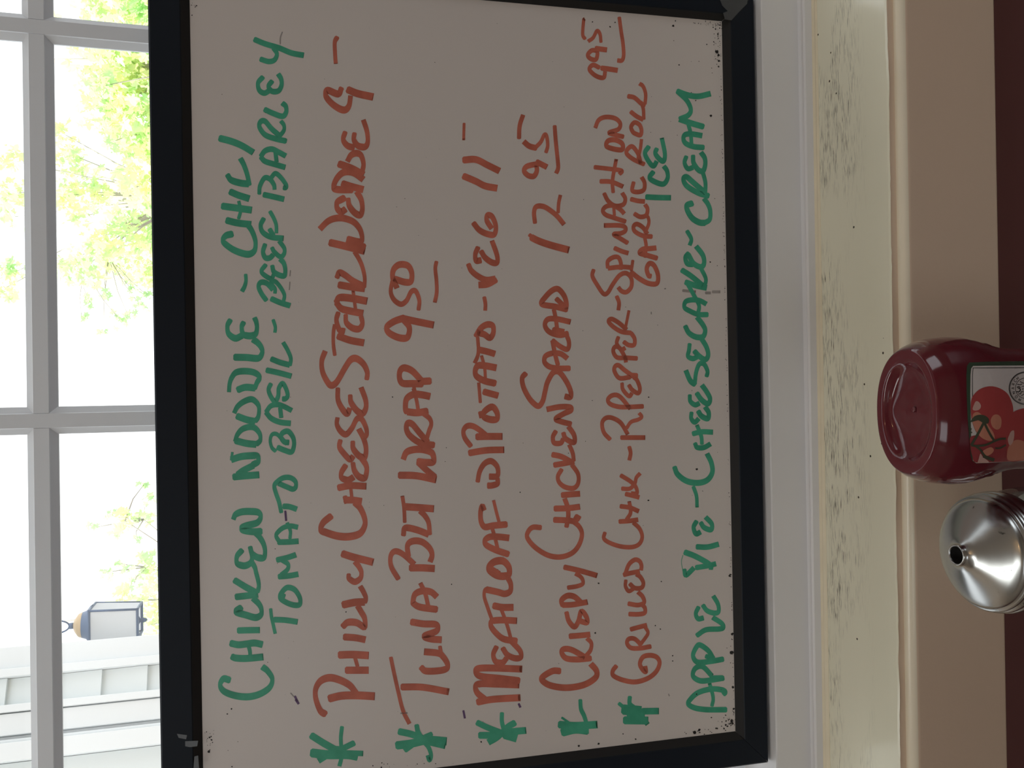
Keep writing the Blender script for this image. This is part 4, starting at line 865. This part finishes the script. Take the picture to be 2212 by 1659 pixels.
# maple trees beyond the yard
m_leaf = leaf_mat('maple_leaf', (0.58, 0.82, 0.44), (0.86, 0.88, 0.50)); m_leaf2 = leaf_mat('maple_leaf_sprig', (0.54, 0.76, 0.46), (0.62, 0.80, 0.44)); m_bark = mat('maple_bark', (0.46, 0.42, 0.36), 0.8, var=0.25, scale=10, bump=0.5, bscale=40)  # sprig leaves are a little greener and less yellow than the crowns
LEAF = []
for i, (a, r) in enumerate([(-90, .18), (-60, .55), (-38, .62), (-22, .38), (0, .8), (18, .9), (36, .48), (62, .72), (90, 1.0), (118, .72), (144, .48), (162, .9), (180, .8), (202, .38), (218, .62), (240, .55)]):
    LEAF.append((r * math.cos(math.radians(a)) * 0.5, r * math.sin(math.radians(a)) * 0.5))
def leaf_frame(rn):
    q = Vector((rn.gauss(0, 1), rn.gauss(-0.9, 1), rn.gauss(0, 0.8))).normalized(); a = q.orthogonal().normalized(); an = rn.uniform(0, 6.28)
    a = a * math.cos(an) + q.cross(a) * math.sin(an); return a, q.cross(a).normalized(), q
lme = bpy.data.meshes.new('leaf')
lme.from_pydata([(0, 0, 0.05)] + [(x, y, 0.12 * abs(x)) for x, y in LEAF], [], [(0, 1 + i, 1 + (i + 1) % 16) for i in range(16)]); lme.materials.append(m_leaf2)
def maple(name, label, base, depth, clumps, sprigs, seed, leafsize, mleaf, dens=1.0):
    rn = random.Random(seed); t = tag(empty(name, base), label, 'tree', 'maple trees beyond the window')
    bx, by, bz = base; v, f = [], []; wv, wf = [], []; tips = []
    cent = [at_y(x, y, depth + rn.uniform(-1.2, 1.2)) for x, y, r, n in clumps]
    top = max(c.z for c in cent) + 0.6
    fork = Vector((bx, by, bz + (top - bz) * 0.45))
    tube_into(wv, wf, [(bx, by, bz), (bx + 0.05, by, bz + 0.8), fork, (bx - 0.1, by + 0.1, top)], [0.16, 0.13, 0.09, 0.02], 8)
    trunk = mesh('trunk', wv, wf, m_bark, t, True); wv, wf = [], []
    for (x, y, r, n), c in zip(clumps, cent):
        m = fork.lerp(c, 0.5) + Vector((0, 0, 0.12)); tube_into(wv, wf, [fork, m, c], [0.02, 0.011, 0.004], 5)
        R = r / F_PX * (c - CAM).dot(FW)
        for _ in range(int(n * dens)):
            p = c + Vector((rn.gauss(0, .58), rn.gauss(0, .72), rn.gauss(0, .58))) * R; a, b, q = leaf_frame(rn); s = leafsize * rn.uniform(0.6, 1.3); k = len(v)
            v.append(p + q * 0.04 * s)
            for lx, ly in LEAF: v.append(p + a * lx * s + b * ly * s + q * 0.12 * abs(lx) * s)
            for i in range(16): f.append((k, k + 1 + i, k + 1 + (i + 1) % 16))
    for (x, y, r, n) in sprigs:
        c = at_y(x, y, depth + rn.uniform(-0.4, 0.4)); R = r / F_PX * (c - CAM).dot(FW)
        nearest = min(cent, key=lambda q: (q - c).length); tube_into(wv, wf, [nearest, nearest.lerp(c, 0.6) + Vector((0, 0, 0.03)), c], [0.008, 0.006, 0.003], 5)
        for _ in range(n):
            p = c + Vector((rn.gauss(0, .55), rn.gauss(0, .4), rn.gauss(0, .55))) * R; a, b, q = leaf_frame(rn); s = leafsize * rn.uniform(0.5, 0.85)
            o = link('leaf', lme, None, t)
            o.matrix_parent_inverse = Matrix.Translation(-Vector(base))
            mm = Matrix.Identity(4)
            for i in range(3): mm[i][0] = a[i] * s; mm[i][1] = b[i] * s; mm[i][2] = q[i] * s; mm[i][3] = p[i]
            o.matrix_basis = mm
    mesh('branches', wv, wf, m_bark, t, True)
    tag(mesh('foliage', v, f, mleaf, t), kind='stuff'); return t
D1 = 11.0
def gbase(py, dep): p = at_y(500, py, dep); return (p.x, p.y, -0.3)
maple('maple_tree', 'dense sunlit maple at the right end of the window', gbase(140, D1), D1,
      [(250, 120, 60, 150), (300, 150, 60, 200), (235, 170, 55, 110), (300, 215, 55, 160), (240, 225, 45, 80), (225, 130, 30, 40), (225, 185, 20, 20), (300, 290, 50, 110), (325, 340, 40, 100), (255, 285, 35, 45), (315, 400, 45, 90), (245, 15, 50, 130), (300, 25, 50, 130), (222, 8, 20, 30), (300, 90, 50, 110), (280, -60, 80, 150)], [(205, 195, 10, 6), (235, 310, 12, 8)], 11, 0.165, m_leaf, 1.3)
maple('maple_tree', 'loose green maple behind the middle panes of the window', gbase(430, D1 + 1.5), D1 + 1.5,
      [(130, 285, 22, 26), (145, 330, 30, 50), (175, 370, 30, 55), (205, 415, 35, 70), (145, 420, 35, 70), (20, 345, 35, 50), (25, 415, 40, 70), (15, 470, 30, 36), (28, 590, 28, 50), (15, 620, 22, 26), (285, 455, 50, 110), (320, 510, 40, 110), (265, 500, 35, 60), (235, 555, 38, 75), (180, 580, 35, 60), (140, 575, 28, 45), (215, 540, 30, 45), (290, 570, 42, 100), (320, 590, 30, 60), (165, 470, 25, 20)],
      [(190, 648, 13, 9), (176, 684, 11, 7), (228, 637, 10, 6), (258, 690, 17, 11), (300, 655, 16, 9), (225, 715, 8, 5), (285, 625, 12, 7), (275, 678, 12, 7), (320, 640, 9, 5)], 12, 0.165, m_leaf, 0.8)
maple('maple_tree', 'small-leaved maple spray low at the left, past the lantern', gbase(1300, D1 - 2), D1 - 2,
      [(270, 1125, 24, 34), (310, 1122, 24, 36), (318, 1225, 32, 55), (325, 1262, 34, 60), (300, 1295, 30, 42), (330, 1310, 30, 44), (325, 1350, 22, 26), (255, 1297, 22, 24)],
      [(240, 1115, 16, 11), (198, 1141, 9, 6), (295, 1165, 7, 5), (310, 1048, 9, 7), (325, 1075, 13, 9), (232, 1236, 16, 11), (255, 1216, 9, 6), (272, 1232, 14, 8), (290, 1260, 12, 7), (252, 1152, 8, 5)], 13, 0.125, m_leaf, 0.6)
